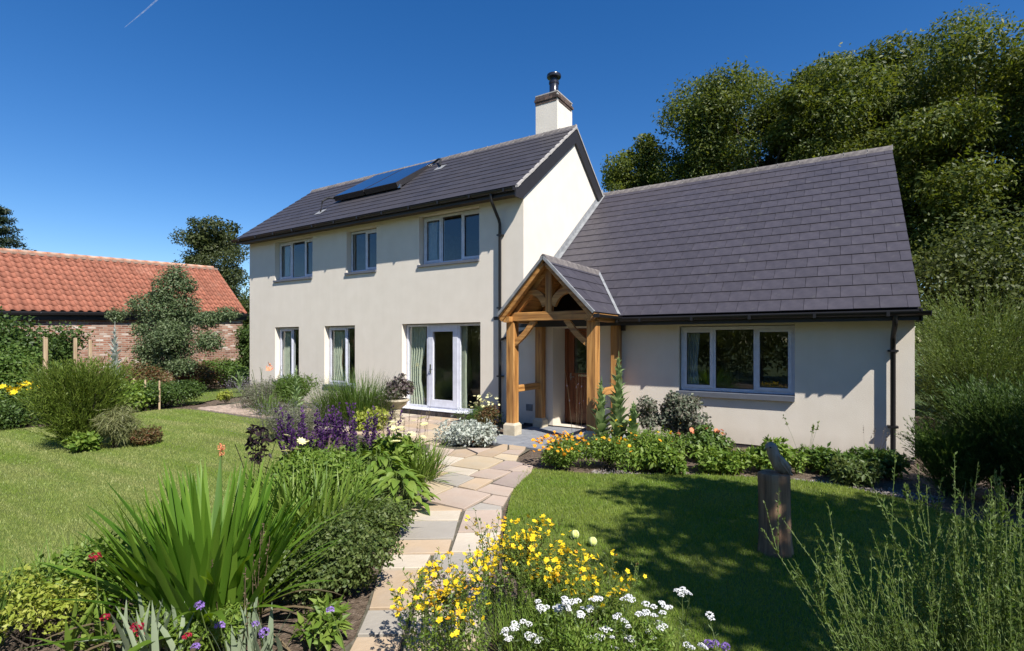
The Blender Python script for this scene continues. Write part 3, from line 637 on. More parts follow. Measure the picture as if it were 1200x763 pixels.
# french doors
m = MB(); y = FY + .15; d = .08
for a, b in ((-9.315, -9.255), (-8.63, -8.57), (-7.66, -7.60), (-6.955, -6.895)): m.box(a, y, .14, b, y + d, 2.20)
for a, b in ((-9.255, -8.63), (-8.57, -7.66), (-7.60, -6.955)): m.box(a, y, .14, b, y + d, .20); m.box(a, y, 2.15, b, y + d, 2.20)
fd = m.build('french_window', M['frame'], HOUSE)
m = MB(); e = y - .015
m.box(-8.575, e, .19, -8.43, e + .06, 2.16); m.box(-7.80, e, .19, -7.655, e + .06, 2.16); m.box(-8.43, e, .19, -7.80, e + .06, .36); m.box(-8.43, e, 2.02, -7.80, e + .06, 2.16)
m.build('glazed_door', M['frame'], fd)
for a, b, c, dd in ((-9.255, -8.63, .2, 2.15), (-8.43, -7.80, .36, 2.02), (-7.60, -6.955, .2, 2.15)):
    p = MB(); p.box(a - .003, y + .03, c - .003, b + .003, y + .034, dd + .003); p.build('pane', M['glass'], fd)
m = MB(); m.tube([(-8.5, e, 1.1), (-8.5, e - .045, 1.1), (-8.4, e - .05, 1.1)], .01, 8); m.box(-8.52, e - .008, 1.0, -8.48, e - .001, 1.22); m.build('handle', M['chrome'], fd)
m = MB(); m.prism([(FY - .052, .108), (FY - .052, .122), (y + .002, .139), (y + .002, .108)], 'x', -9.36, -6.86); m.build('threshold', M['frame'], fd)
m = MB(); x = -9.42
while x < -6.8: m.box(x, FY - .045 + random.uniform(0, .006), -.06, x + .066, FY + .03, .104); x += .0765
m.build('sill_bricks', M['brickblue'], fd, kind='stuff')
# curtains hang inside the rooms: things of their own
def curtain(x0, x1, z0, z1, y, label, mat=None, gather=0.6):
    n = 60; k = 7; V = []; F = []
    for j in range(k):
        t = j / (k - 1); z = z1 + (z0 - z1) * t; pinch = 1 - gather * 0.5 * math.exp(-((t - .6) / .25) ** 2)
        for i in range(n):
            u = i / (n - 1); x = x0 + (x1 - x0) * u * pinch; V.append((x, y + .028 * math.sin(u * 34 + .6 * math.sin(3 * t)) + .01 * math.sin(u * 71), z))
    for j in range(k - 1):
        for i in range(n - 1): F.append((j * n + i, j * n + i + 1, (j + 1) * n + i + 1, (j + 1) * n + i))
    c = Vector(((x0 + x1) / 2, y, z0)); me = np_mesh('curtain', np.array(V) - np.array(c), F, mat or M['curtain'], True)
    tag(link('curtain', me, None, c), label, 'curtain', 'curtains behind the windows')
curtain(-9.30, -8.78, .12, 2.19, FY + .27, 'long pale curtain inside the left pane of the french doors')
curtain(-12.30, -11.80, .6, 2.2, FY + .27, 'pale curtain in the ground-floor window nearer the french doors')
curtain(-14.62, -14.2, .6, 2.2, FY + .27, 'pale curtain in the ground-floor window nearest the left corner of the house')
curtain(-8.72, -8.40, 3.64, 4.83, FY + .27, 'curtain tinted with reflected sky blue in the upstairs window beside the downpipe', M['curtainb'], .2)
curtain(-14.65, -14.35, 3.64, 4.83, FY + .27, 'curtain tinted with reflected sky blue in the upstairs window nearest the left end', M['curtainb'], .2)
curtain(-2.44, -2.16, .88, 2.04, FY + .25, 'thin grey curtain at the left of the wing window', M['curtainb'], .3)
curtain(-7.64, -7.5, .12, 2.19, FY + .30, 'narrow strip of curtain inside the right pane of the french doors', None, .2)

# roofs: deck, courses of tiles, ridge tiles, flashings
def deck(name, y0, z0, yr, zr, x0, x1, parent, t=.10):
    m = MB(); y2 = 2 * yr - y0; o = .02
    m.prism([(y0 + .02, z0 - o), (yr, zr - o), (y2 - .02, z0 - o), (y2 - .02, z0 - t - o), (yr, zr - t - o), (y0 + .02, z0 - t - o)], 'x', x0, x1)
    return m.build(name, M['barge'], parent)
RA = deck('roof', 9.16, 5.03, 12.01, 7.249, XL - .16, -5.70, HOUSE)
RW = deck('roof', 9.13, 2.24, 13.94, 5.988, XA + .002, .93, HOUSE)
_SM = {}
def slate_mesh(a, b, e, mat):
    """slate spanning a..b (u) and 0..e (v); butt end lifted"""
    key = (round(b - a, 4), round(e, 4), mat.name)
    if key in _SM: return _SM[key]
    w = (b - a) / 2 - .0025; m = MB()
    m.add([(-w, 0, .004), (w, 0, .004), (w, e, -.004), (-w, e, -.004), (-w, .001, .017), (w, .001, .017), (w, e, .004), (-w, e, .004)],
          [(3, 2, 1, 0), (4, 5, 6, 7), (0, 1, 5, 4), (1, 2, 6, 5), (2, 3, 7, 6), (3, 0, 4, 7)])
    _SM[key] = m.mesh('slate', mat); return _SM[key]
def courses(parent, org, U, Vd, u0f, u1f, vlen, e, w, mat, name, limit=0, jitter=.0012):
    """rows of slates on plane org + u*U + v*Vd ; u limits may be functions of v (cut ends).  limit = how many are single objects"""
    U = Vector(U).normalized(); Vd = Vector(Vd).normalized(); Nn = U.cross(Vd).normalized()
    Mx = Matrix((U, Vd, Nn)).transposed()
    if Nn.z < 0: Nn = -Nn; Mx = Matrix((-U, Vd, Nn)).transposed()
    cells = []
    rows = int(math.ceil(vlen / e - 1e-6))
    for r in range(rows):
        v = r * e; ee = min(e, vlen - v) + .02
        off = (0 if r % 2 else w / 2)
        vm0, vm1 = v, min(v + e, vlen)
        lo = min(u0f(vm0), u0f(vm1)); hi = max(u1f(vm0), u1f(vm1))
        u = math.floor(lo / w) * w - off
        while u < hi:
            a, b = u, u + w; u += w
            a0, a1 = max(a, u0f(vm0)), max(a, u0f(vm1)); b0, b1 = min(b, u1f(vm0)), min(b, u1f(vm1))
            if b0 - a0 < .02 and b1 - a1 < .02: continue
            if b0 < a0: a0 = b0 = (b0 if a0 > b0 and a > u0f(vm0) - 1e-6 else a0)
            if b1 < a1: a1 = b1 = (a1 if a1 > b1 and b > u1f(vm1) else b1)
            cells.append((a0, b0, a1, b1, v, ee))
    def dist(c): p = Vector(org) + U * ((c[0] + c[1]) / 2) + Vd * c[4]; return (p - cam.location).length
    order = sorted(range(len(cells)), key=lambda i: dist(cells[i])); single = set(order[:limit]); rest = MB()
    for i, (a0, b0, a1, b1, v, ee) in enumerate(cells):
        full = abs(a0 - a1) < 1e-5 and abs(b0 - b1) < 1e-5
        lift = random.uniform(0, jitter * 2)
        if i in single and full:
            c = Vector(org) + U * ((a0 + b0) / 2) + Vd * v + Nn * (lift + .004)
            rr = Mx.to_4x4() @ Matrix.Rotation(random.uniform(-.004, .004), 4, 'Z') @ Matrix.Rotation(random.uniform(-.004, .004), 4, 'Y')
            link(name, slate_mesh(a0, b0, ee, mat), parent, c, rr.to_euler())
        else:
            g = .0025
            def pt(uu, vv, nn): return tuple(Vector(org) + U * uu + Vd * vv + Nn * (nn + lift + .004))
            vs = [pt(a0 + g, v, .004), pt(b0 - g, v, .004), pt(b1 - g, v + ee, -.004), pt(a1 + g, v + ee, -.004), pt(a0 + g, v + .001, .017), pt(b0 - g, v + .001, .017), pt(b1 - g, v + ee, .004), pt(a1 + g, v + ee, .004)]
            fs = [(3, 2, 1, 0), (4, 5, 6, 7), (0, 1, 5, 4), (1, 2, 6, 5), (2, 3, 7, 6), (3, 0, 4, 7)]
            if i in single: mm = MB(); mm.add(vs, fs); mm.build(name, mat, parent)
            else: rest.add(vs, fs)
    if rest.v: rest.build(name, mat, parent, kind='stuff')
courses(RA, (0, 9.16, 5.03), (1, 0, 0), (0, 2.85, 2.219), lambda v: XL - .2, lambda v: -5.69, 3.60, .30, .33, M['slateA'], 'roof_tile', 0)
# the wing: cut where the porch roof runs into it
PX, PZ, PE, PHW = -4.43, 3.26, 2.26, .96
def porch_gap(v, side):
    z = 2.24 + v * .6148; k = (PZ - z) / (PZ - PE)
    if k <= 0: return None
    return PX + side * PHW * min(k, 1)
WSL = math.hypot(4.81, 3.748)
class _C: pass
def wing_left(v):
    g = porch_gap(v, 1); return XA + .06 if g is None else g
courses(RW, (0, 9.13, 2.24), (1, 0, 0), (0, 4.81, 3.748), wing_left, lambda v: .948, WSL, .321, .322, M['slate'], 'slate', 285)
courses(RW, (0, 9.13, 2.24), (1, 0, 0), (0, 4.81, 3.748), lambda v: XA + .06, lambda v: (porch_gap(v, -1) if porch_gap(v, -1) else XA + .06), WSL, .321, .322, M['slate'], 'slate', 12)
def ridge_run(x0, x1, y, z, parent, L=.45, rad=.115):
    n = int(round((x1 - x0) / L)); L = (x1 - x0) / n; me = None
    for i in range(n):
        if me is None:
            m = MB(); k = 6; pts = [(-rad, -.085), (-rad * .55, .0), (-.03, .045), (.03, .045), (rad * .55, .0), (rad, -.085), (rad * .8, -.09), (.0, .02), (-rad * .8, -.09)]
            m.prism(pts, 'x', .006, L - .006); me = m.mesh('ridge_tile', M['ridge'])
        link('ridge_tile', me, parent, (x0 + i * L, y, z + .012 + random.uniform(-.003, .004)), (0, 0, random.uniform(-.006, .006)))
    m = MB()
    for i in range(n + 1): m.box(x0 + i * L - .014, y - rad * .8, z - .06, x0 + i * L + .014, y + rad * .8, z - .02); m.box(x0 + i * L - .012, y - .035, z - .03, x0 + i * L + .012, y + .035, z + .066)
    m.build('ridge_mortar', M['mortar'], parent)
ridge_run(XL - .2, -5.69, 12.01, 7.249, RA)
ridge_run(XA + .03, .95, 13.94, 5.988, RW)
# verge mortar on the gable, barge boards, fascia, soffit, gutters
m = MB(); k = 24
for i in range(k):
    a = i / k; b = (i + 1) / k; q = random.uniform(0, .012)
    m.add([(x, 9.15 + 2.86 * t, 5.025 + 2.224 * t + dz) for t in (a, b) for x, dz in ((-5.735, .022), (-5.668 + q * .5, .022), (-5.668 + q * .5, -.022 - q), (-5.735, -.022))], [(0, 1, 5, 4), (1, 2, 6, 5), (2, 3, 7, 6), (0, 4, 7, 3), (3, 2, 1, 0), (4, 5, 6, 7)])
    m.add([(x, 14.87 - 2.86 * t, 5.025 + 2.224 * t + dz) for t in (a, b) for x, dz in ((-5.735, .022), (-5.668, .022), (-5.668, -.022), (-5.735, -.022))], [(4, 5, 1, 0), (5, 6, 2, 1), (6, 7, 3, 2), (3, 7, 4, 0), (0, 1, 2, 3), (7, 6, 5, 4)])
m.build('verge_mortar', M['mortar'], RA)
m = MB()
for s in (1, -1):
    f = (lambda y: 12.01 + s * (y - 12.01)); ye = 9.12
    pts = [(f(ye), 5.03 - .06), (12.01, 7.249 - .025), (12.01, 7.249 - .40), (f(ye + .23), 5.03 - .23), (f(ye), 5.03 - .23)]
    if s < 0: pts = pts[::-1]
    m.prism(pts, 'x', -5.728, -5.690)
m.build('barge_board', M['barge'], HOUSE)
m = MB(); m.box(XL - .17, 9.16, 4.86, -5.73, 9.185, 5.01); m.box(XA + .05, 9.13, 2.07, .95, 9.155, 2.22); m.box(.93, 9.13, 2.06, .97, FY + .1, 2.24); m.build('fascia', M['barge'], HOUSE)
m = MB(); m.box(XL - .16, 9.187, 4.905, -5.732, FY - .002, 4.925); m.box(XA + .06, 9.157, 2.085, .93, FY - .002, 2.105); m.build('soffit', M['soffit'], HOUSE)
def gutter(x0, x1, y, z, name='gutter', r=.062):
    m = MB(); n = 8; pts = [(y + r * math.cos(math.pi + math.pi * i / n), z + r * math.sin(math.pi + math.pi * i / n)) for i in range(n + 1)]
    inner = [(y + (r - .008) * math.cos(math.pi + math.pi * i / n), z + (r - .008) * math.sin(math.pi + math.pi * i / n)) for i in range(n, -1, -1)]
    m.prism(pts + inner, 'x', x0, x1)
    x = x0 + .4
    while x < x1: m.box(x - .02, y - r - .006, z - r - .006, x + .02, y + r + .004, z + .004); x += .9
    m.box(x0 - .004, y - r - .003, z - r - .003, x0 + .006, y + r, z + .004); m.box(x1 - .006, y - r - .003, z - r - .003, x1 + .004, y + r, z + .004)
    g = m.build(name, M['black'], HOUSE); smooth_auto(g, 40); return g
gutter(XL - .22, -5.72, 9.095, 4.985)
gutter(-3.43, 1.05, 9.065, 2.195)
def downpipe(pts, r=.034, clips=()):
    m = MB(); m.tube(pts, r, 12)
    for z in clips: m.box(pts[-1][0] - r - .03, pts[-1][1] - r - .004, z, pts[-1][0] + r + .03, FY + .002, z + .03)
    o = m.build('downpipe', M['black'], HOUSE); smooth_auto(o, 40)
m_ = FY - .075
downpipe([(-6.31, 9.095, 4.94), (-6.31, 9.10, 4.80), (-6.31, 9.16, 4.72), (-6.31, m_ - .04, 4.44), (-6.31, m_, 4.36), (-6.31, m_, 0.0)], clips=(4.1, 2.5, 1.0))
downpipe([(.655, 9.065, 2.14), (.655, 9.07, 2.06), (.655, 9.12, 2.0), (.655, m_ - .04, 1.86), (.655, m_, 1.8), (.655, m_, 0.0)], clips=(1.62, .5))
# lead flashing between wing roof and gable wall, and down the porch valleys
m = MB(); y0, z0 = 9.2, 2.30
for a, b in (((9.13, 2.27), (13.9, 5.988)),):
    m.add([(XA + .006, a[0], a[1] + .16), (XA + .006, b[0], b[1] + .16), (XA + .02, b[0], b[1] + .02), (XA + .02, a[0], a[1] + .02), (XA + .10, a[0], a[1] + .0), (XA + .10, b[0], b[1] + .0)], [(0, 3, 2, 1), (3, 4, 5, 2)])
m.build('lead_flashing', M['lead'], RW)
# chimney
ch = MB(); ch.box(-6.964, 12.16, 6.7, -6.31, 13.054, 8.157); ch = ch.build('chimney', M['render'], HOUSE)
m = MB()
for c in range(3):
    z = 8.16 + c * .078; o = .012 if c == 0 else (.03 if c < 2 else .012); x0, x1, y0, y1 = -6.964 - o, -6.31 + o, 12.16 - o, 13.054 + o
    off = .11 * (c % 2)
    for yy in (y0, y1 - .1):
        x = x0 - off
        while x < x1: a, b = max(x, x0), min(x + .205, x1); (b - a > .02) and m.box(a, yy, z, b, yy + .1, z + .064); x += .22
    for xx in (x0, x1 - .1):
        yq = y0 + .1 - off
        while yq < y1 - .1: a, b = max(yq, y0 + .102), min(yq + .21, y1 - .102); (b - a > .02) and m.box(xx, a, z, xx + .1, b, z + .068); yq += .22
m.build('brick', M['brickbrown'], ch, kind='stuff')
m = MB(); m.box(-6.962, 12.162, 8.157, -6.312, 13.052, 8.39); m.box(-6.97, 12.15, 8.39, -6.30, 13.06, 8.42); m.build('mortar_cap', M['mortar'], ch)
m = MB(); m.lathe([(.17, 0), (.17, .06), (.125, .10), (.125, .42), (.14, .43), (.14, .49), (.10, .50), (.10, .58), (.19, .60), (.20, .63), (.19, .68), (.03, .70)], (-6.64, 12.6, 8.42), 20)
f = m.build('flue', plain('flue_steel', (.02, .02, .03), .25), ch); smooth_auto(f, 50)
# solar collectors on brackets with their pipes
sp = MB(); A = Vector((0, 10.22, 6.13)); B = Vector((0, 11.90, 7.235)); dV = (B - A).normalized(); nV = Vector((0, -dV.z, dV.y))
def slab(mb, x0, x1, a, b, t0, t1):
    vs = [(x, p.y + nV.y * t, p.z + nV.z * t) for t in (t0, t1) for x, p in ((x0, a), (x1, a), (x1, b), (x0, b))]
    mb.add(vs, [(3, 2, 1, 0), (4, 5, 6, 7), (0, 1, 5, 4), (1, 2, 6, 5), (2, 3, 7, 6), (3, 0, 4, 7)])
for x0, x1 in ((-12.85, -11.57), (-11.53, -10.25)):
    s = MB(); slab(s, x0, x1, A, B, -.15, -.004); s = s.build('solar_panel', M['barge'], HOUSE)
    g = MB(); slab(g, x0 + .03, x1 - .03, A + dV * .03, B - dV * .03, -.004, .002); g.build('collector_glass', M['solar'], s)
    g = MB()
    for x in (x0 + .15, x1 - .15): g.box(x - .02, 10.4, 5.96, x + .02, 10.44, 6.14); g.box(x - .02, 11.7, 6.98, x + .02, 11.74, 7.05)
    g.build('bracket', M['black'], s)
m = MB(); m.tube([(-10.25, 11.75, 7.1), (-10.0, 11.7, 7.16), (-9.75, 11.5, 7.05), (-9.6, 11.3, 6.78)], .03, 8); m.tube([(-12.85, 10.35, 6.1), (-12.95, 10.1, 6.08), (-13.0, 9.95, 5.95), (-13.0, 9.88, 5.6)], .03, 8)
o = m.build('pipe', M['rubber'], HOUSE); smooth_auto(o)
m = MB()
for x, y in ((-9.6, 11.3), (-13.0, 9.88)): z = 5.03 + KA * (y - 9.16) + .03; m.add([(x - .15, y - .12, z - .09), (x + .15, y - .12, z - .09), (x + .15, y + .12, z + .095), (x - .15, y + .12, z + .095)], [(0, 1, 2, 3)])
m.build('pipe_flashing', M['lead'], HOUSE)
m = MB(); m.box(-10.27, 10.3, 6.0, -10.18, 10.36, 6.1); m.tube([(-10.25, 11.7, 7.02), (-10.1, 11.7, 7.03)], .03, 8); m.build('pipe_union', M['chrome'], HOUSE)
m = MB(); m.box(-5.68, FY - .012, .30, -5.52, FY + .002, .44)
for i in range(4): m.box(-5.67, FY - .02, .32 + i * .028, -5.53, FY - .013, .335 + i * .028)
m.build('air_vent', M['lead'], HOUSE)

# ------------------------------------------------------------------ oak porch (a part of the house)
PW = 0.15
pr = MB()
for s in (1, -1):
    e = (PX + s * PHW, PE - .012); r_ = (PX, PZ - .012)
    pts = [e, r_, (PX, PZ - .05), (PX + s * (PHW), PE - .05)]
    if s < 0: pts = pts[::-1]
    pr.prism(pts, 'y', 8.02, 9.14)
    # boards running on over the wing roof up to the valley
    zr2 = lambda z: 9.13 + (z - 2.24) / KW
    pr.add([(e[0], 9.14, e[1]), (PX, 9.14, r_[1]), (PX, zr2(PZ), r_[1]), (e[0], zr2(PE), e[1])], [(0, 1, 2, 3)])
porch = pr.build('porch', M['oaky'], HOUSE)
ps = []
for s in (1, -1):
    U_ = (0, 1, 0); Vd_ = (-s * PHW, 0, PZ - PE); sl = math.hypot(PHW, PZ - PE)
    def u1(v): z = PE + v / sl * (PZ - PE); return (9.13 + (z - 2.24) / KW) - 8.0 - .02
    courses(porch, (PX + s * PHW, 8.0, PE), U_, Vd_, lambda v: 0.0, u1, sl, .30, .42, M['slate'], 'porch_slate', 60)
me = None; L = .44; y = 7.98
while y < 10.2:
    if me is None:
        m = MB(); m.prism([(-.10, -.09), (-.05, .005), (-.015, .045), (.015, .045), (.05, .005), (.10, -.09), (.08, -.095), (0, .02), (-.08, -.095)], 'y', .004, L - .004); me = m.mesh('porch_ridge_tile', M['ridge'])
    link('porch_ridge_tile', me, porch, (PX, y, PZ + .015)); y += L
for s in (1, -1):                                                    # lead verge strip and valley lead
    m = MB()
    a = Vector((PX + s * PHW, 0, PE)); b = Vector((PX, 0, PZ)); n = Vector((s * (PZ - PE), 0, PHW)).normalized()
    p = [a + n * .028, b + n * .028, b - n * .02, a - n * .02]; pts = [(q.x, q.z) for q in p]
    m.prism(pts if s > 0 else pts[::-1], 'y', 7.97, 8.025)
    za, zb = PE, PZ; fy = lambda z: 9.13 + (z - 2.24) / KW
    m.build('porch_flashing', M['lead'], porch)
    m = MB(); m.add([(PX + s * (PHW + .045), fy(za) - .02, za + .012), (PX + s * .045, fy(zb) - .0, zb + .03), (PX, fy(zb) - .04, zb + .04), (PX + s * (PHW - .0), fy(za) - .07, za + .035)], [(0, 1, 2, 3)])
    m.build('valley_lead', M['lead'], porch)
POSTX = (-5.25, -3.60); FYP, RYP = 8.28, 9.36
for i, (x, y) in enumerate(((POSTX[0], FYP), (POSTX[1], FYP), (POSTX[0], RYP), (POSTX[1], RYP))):
    m = MB(); w = .20 if y < 9 else .19
    m.beam((x, y, .24 if y < 9 else .2), (x, y, 2.13), w - .02, w - .02, (0, 1, 0), .014); m.build('post', M['oak'], porch)
    m = MB(); a = .125 if y < 9 else .115; z1 = .24 if y < 9 else .2
    m.prism([(x - a, y - a), (x + a, y - a), (x + a, y + a), (x - a, y + a)], 'z', .012, z1 - .04)
    m.add([(x - a, y - a, z1 - .04), (x + a, y - a, z1 - .04), (x + a, y + a, z1 - .04), (x - a, y + a, z1 - .04), (x - a + .03, y - a + .03, z1), (x + a - .03, y - a + .03, z1), (x + a - .03, y + a - .03, z1), (x - a + .03, y + a - .03, z1)],
          [(4, 5, 6, 7), (0, 1, 5, 4), (1, 2, 6, 5), (2, 3, 7, 6), (3, 0, 4, 7)])
    m.build('post_base', M['stonebase'], porch)
for x in POSTX:
    m = MB(); m.beam((x, 8.06, 2.185), (x, 9.42, 2.185), .13, .11, (0, 0, 1), .01); m.build('wall_plate', M['oaky'], porch)
    m = MB(); m.beam((x, FYP + .07, .87), (x, RYP - .07, .87), .07, .13, (0, 0, 1), .008); m.build('side_rail', M['oaky'], porch)
m = MB(); m.beam((POSTX[0] + .02, FYP - .04, 2.235), (POSTX[1] - .02, FYP - .04, 2.235), .12, .16, (0, 0, 1), .01); m.build('tie_beam', M['oakh'], porch)
m = MB(); m.beam((PX, FYP - .04, 2.31), (PX, FYP - .04, 3.08), .13, .11, (0, 1, 0), .01); m.build('king_post', M['oak'], porch)
def arc_path(p0, p1, bulge, n=9):
    p0 = Vector(p0); p1 = Vector(p1); d = p1 - p0; nn = Vector((-d.z, 0, d.x)).normalized()
    return [p0 + d * t + nn * (bulge * math.sin(math.pi * t)) for t in [i / (n - 1) for i in range(n)]]
for s in (1, -1):
    m = MB(); xx = POSTX[1] if s > 0 else POSTX[0]
    m.sweep(arc_path((xx - s * .06, FYP - .03, 1.72), (xx - s * .50, FYP - .03, 2.17), s * .03), .07, .10); m.build('brace', M['oakh'], porch)
    m = MB(); m.sweep(arc_path((PX + s * .07, FYP - .04, 2.42), (PX + s * .42, FYP - .04, 2.70), s * .075)[:], .08, .12); m.build('curved_strut', M['oakh'], porch)
    m = MB(); m.beam((PX + s * (PHW - .03), 8.09, PE - .09), (PX + s * .02, 8.09, PZ - .10), .07, .12, (0, 1, 0), .006); m.build('rafter', M['oakh'], porch)
    m = MB(); m.beam((PX + s * (PHW - .06), FYP + .02, PE - .13), (PX + s * .02, FYP + .02, PZ - .13), .09, .11, (0, 1, 0), .006); m.build('rafter', M['oakh'], porch)
    m = MB(); m.beam((PX + s * (PHW - .06), 9.3, PE - .13), (PX + s * .02, 9.3, PZ - .13), .09, .11, (0, 1, 0), .006); m.build('rafter', M['oakh'], porch)
m = MB(); m.beam((PX, 8.1, PZ - .12), (PX, 9.6, PZ - .12), .06, .13, (0, 0, 1), .006); m.build('ridge_beam', M['oaky'], porch)
m = MB(); m.box(PX + .14 - .9, FYP - .02, 2.3, PX - .2, FYP + .03, 2.31)
for s in (1, -1):                                                    # porch gutters
    m = MB(); n = 8; xg = PX + s * (PHW + .05); r = .05
    pts = [(xg + r * math.cos(math.pi + math.pi * i / n), PE - .03 + r * math.sin(math.pi + math.pi * i / n)) for i in range(n + 1)]
    pts += [(xg + (r - .008) * math.cos(math.pi + math.pi * i / n), PE - .03 + (r - .008) * math.sin(math.pi + math.pi * i / n)) for i in range(n, -1, -1)]
    m.prism(pts, 'y', 8.0, 9.1 if s > 0 else 9.45); m.box(xg - r, 7.995, PE - .085, xg + r, 8.005, PE - .02)
    m.build('porch_gutter', M['black'], porch)
m = MB(); m.tube([(PX - PHW - .05, 9.3, 2.17), (PX - PHW - .05, 9.32, 2.05), (-6.0, 9.42, 1.9), (-6.28, FY - .075, 1.82)], .03, 10); o = m.build('porch_downpipe', M['black'], porch); smooth_auto(o)
m = MB(); m.box(-3.50, 9.36, 1.98, -3.44, 9.44, 2.2); m.build('porch_hopper', M['black'], porch)
# porch floor: dark grey slabs
pf = sheet('porch_floor', [(-5.42, 7.42), (-3.3, 7.42), (-3.3, 10.06), (-5.5, 10.06)], -.006, M['joint'])
for x0, x1, y0, y1 in ((-5.42, -4.72, 7.42, 8.02), (-4.72, -4.0, 7.42, 8.02), (-4.0, -3.3, 7.42, 8.02), (-5.42, -4.38, 8.02, 8.9), (-4.38, -3.3, 8.02, 8.9), (-5.42, -4.9, 8.9, 9.5), (-4.9, -4.1, 8.9, 9.5), (-4.1, -3.3, 8.9, 9.5), (-5.03, -4.08, 9.5, 10.05)):
    flagpiece([(x0, y0), (x1, y0), (x1, y1), (x0, y1)], pf, M['porchfloor'], inset=.003, z1=.012)

# ------------------------------------------------------------------ brick barn
BX, BY0, BY1 = -23.5, -2.0, 13.7
TILT = 0.036
def bz(y, z): return z + TILT * (y - 5.4)
BARN = thing('brick_barn', 'long low red brick barn with an orange pantiled roof behind the left border', 'barn', (BX - 2.5, 6, 0))
mt, nt, b = nodes_of('old_brick')
mp = coord(nt, (1, 1, 1)); cx = N(nt, 'ShaderNodeSeparateXYZ'); cb = N(nt, 'ShaderNodeCombineXYZ')
nt.links.new(mp.outputs[0], cx.inputs[0]); ad = N(nt, 'ShaderNodeMath', operation='ADD'); nt.links.new(cx.outputs[0], ad.inputs[0]); nt.links.new(cx.outputs[1], ad.inputs[1])
nt.links.new(ad.outputs[0], cb.inputs[0]); nt.links.new(cx.outputs[2], cb.inputs[1])
bt = N(nt, 'ShaderNodeTexBrick'); bt.inputs['Scale'].default_value = 1; bt.inputs['Brick Width'].default_value = .235; bt.inputs['Row Height'].default_value = .078; bt.inputs['Mortar Size'].default_value = .011
bt.inputs['Color1'].default_value = (0, 0, 0, 1); bt.inputs['Color2'].default_value = (1, 1, 1, 1); bt.inputs['Mortar'].default_value = (.5, .5, .5, 1); bt.inputs['Bias'].default_value = 0
nt.links.new(cb.outputs[0], bt.inputs['Vector'])
rb = ramp(nt, [(0, (.16, .07, .045)), (.3, (.28, .125, .08)), (.62, (.33, .17, .115)), (.86, (.36, .23, .17)), (.97, (.55, .48, .42))]); nt.links.new(bt.outputs['Color'], rb.inputs[0])
nz = N(nt, 'ShaderNodeTexNoise', Scale=1.4, Detail=5); nt.links.new(mp.outputs[0], nz.inputs['Vector'])
rz = ramp(nt, [(.35, (.75, .72, .7)), (.65, (1.1, 1.1, 1.1))]); nt.links.new(nz.outputs[0], rz.inputs[0])
mx = N(nt, 'ShaderNodeMix', data_type='RGBA'); nt.links.new(bt.outputs['Fac'], mx.inputs[0]); nt.links.new(rb.outputs[0], mx.inputs[6]); mx.inputs[7].default_value = (.36, .29, .23, 1)
m2 = N(nt, 'ShaderNodeMix', data_type='RGBA', blend_type='MULTIPLY'); m2.inputs[0].default_value = 1; nt.links.new(mx.outputs[2], m2.inputs[6]); nt.links.new(rz.outputs[0], m2.inputs[7])
nt.links.new(m2.outputs[2], b.inputs['Base Color']); b.inputs['Roughness'].default_value = .95
bp = N(nt, 'ShaderNodeBump', Strength=.7, Distance=.01, invert=True); nt.links.new(bt.outputs['Fac'], bp.inputs['Height']); nt.links.new(bp.outputs[0], b.inputs['Normal'])
def pz(pts, y0, y1, mb):                                             # prism along Y whose height follows the slight fall of the ground
    n = len(pts); vs = [(x, y0, bz(y0, z)) for x, z in pts] + [(x, y1, bz(y1, z)) for x, z in pts]
    mb.add(vs, [tuple(range(n)), tuple(range(n, 2 * n))[::-1]] + [(i, n + i, n + (i + 1) % n, (i + 1) % n) for i in range(n)])
m = MB(); pz([(BX, -1), (BX, 2.62), (BX - 2.5, 4.85), (BX - 5, 2.62), (BX - 5, -1)], BY0, BY1 - .1, m); m.build('wall', mt, BARN)
EX, EZ, RX, RZ = BX + .18, 2.80, BX - 2.5, 5.10
m = MB(); pz([(EX - .02, EZ - .05), (RX, RZ - .05), (2 * RX - EX, EZ - .05), (2 * RX - EX, EZ - .12), (RX, RZ - .12), (EX - .02, EZ - .12)], BY0, BY1, m)
pant = noise_mat('orange_pantile', [(.235, .082, .050), (.295, .110, .068), (.325, .145, .098)], scale=2.5, rough=.85, bump=.3, island=.15, big=(.8, (.20, .085, .052), .35))
M['claymortar'] = noise_mat('clay_mortar', [(.20, .12, .085), (.30, .21, .16)], scale=9, rough=.95)
BR = m.build('roof', noise_mat('roof_underlay', [(.10, .04, .025), (.14, .06, .035)], scale=5), BARN)
pw, pe = .262, .315; slen = math.hypot(EX - RX, RZ - EZ); Vb = Vector((RX - EX, 0, RZ - EZ)).normalized(); Ub = Vector((0, 1, TILT)).normalized(); Nb = Vb.cross(Ub).normalized()
if Nb.z < 0: Nb = -Nb
m = MB(); k = 8; vs = []
for v, lift in ((0, .024), (pe + .03, .004)):
    for i in range(k + 1):
        u = pw * 1.06 * i / k; hgt = .038 * math.sin(2 * math.pi * (i / k) * .93 + .5) ; vs.append((u, v, hgt + lift))
for i in range(k + 1): u = pw * 1.06 * i / k; vs.append((u, 0, .038 * math.sin(2 * math.pi * (i / k) * .93 + .5) + .002))
fs = [(i, i + 1, k + 2 + i, k + 1 + i) for i in range(k)] + [(2 * k + 2 + i, 2 * k + 3 + i, i + 1, i) for i in range(k)]
m.add(vs, fs); pme = m.mesh('pantile', pant)
for p in pme.polygons: p.use_smooth = p.index < k
Mb = Matrix((Ub, Vb, Nb)).transposed()
assert abs(Mb.determinant() - 1) < .01 or True
HAND = Mb.determinant() > 0
if not HAND: Mb = Matrix((-Ub, Vb, Nb)).transposed()
rows = int(slen / pe); cols = int((BY1 - BY0) / pw); cells = []
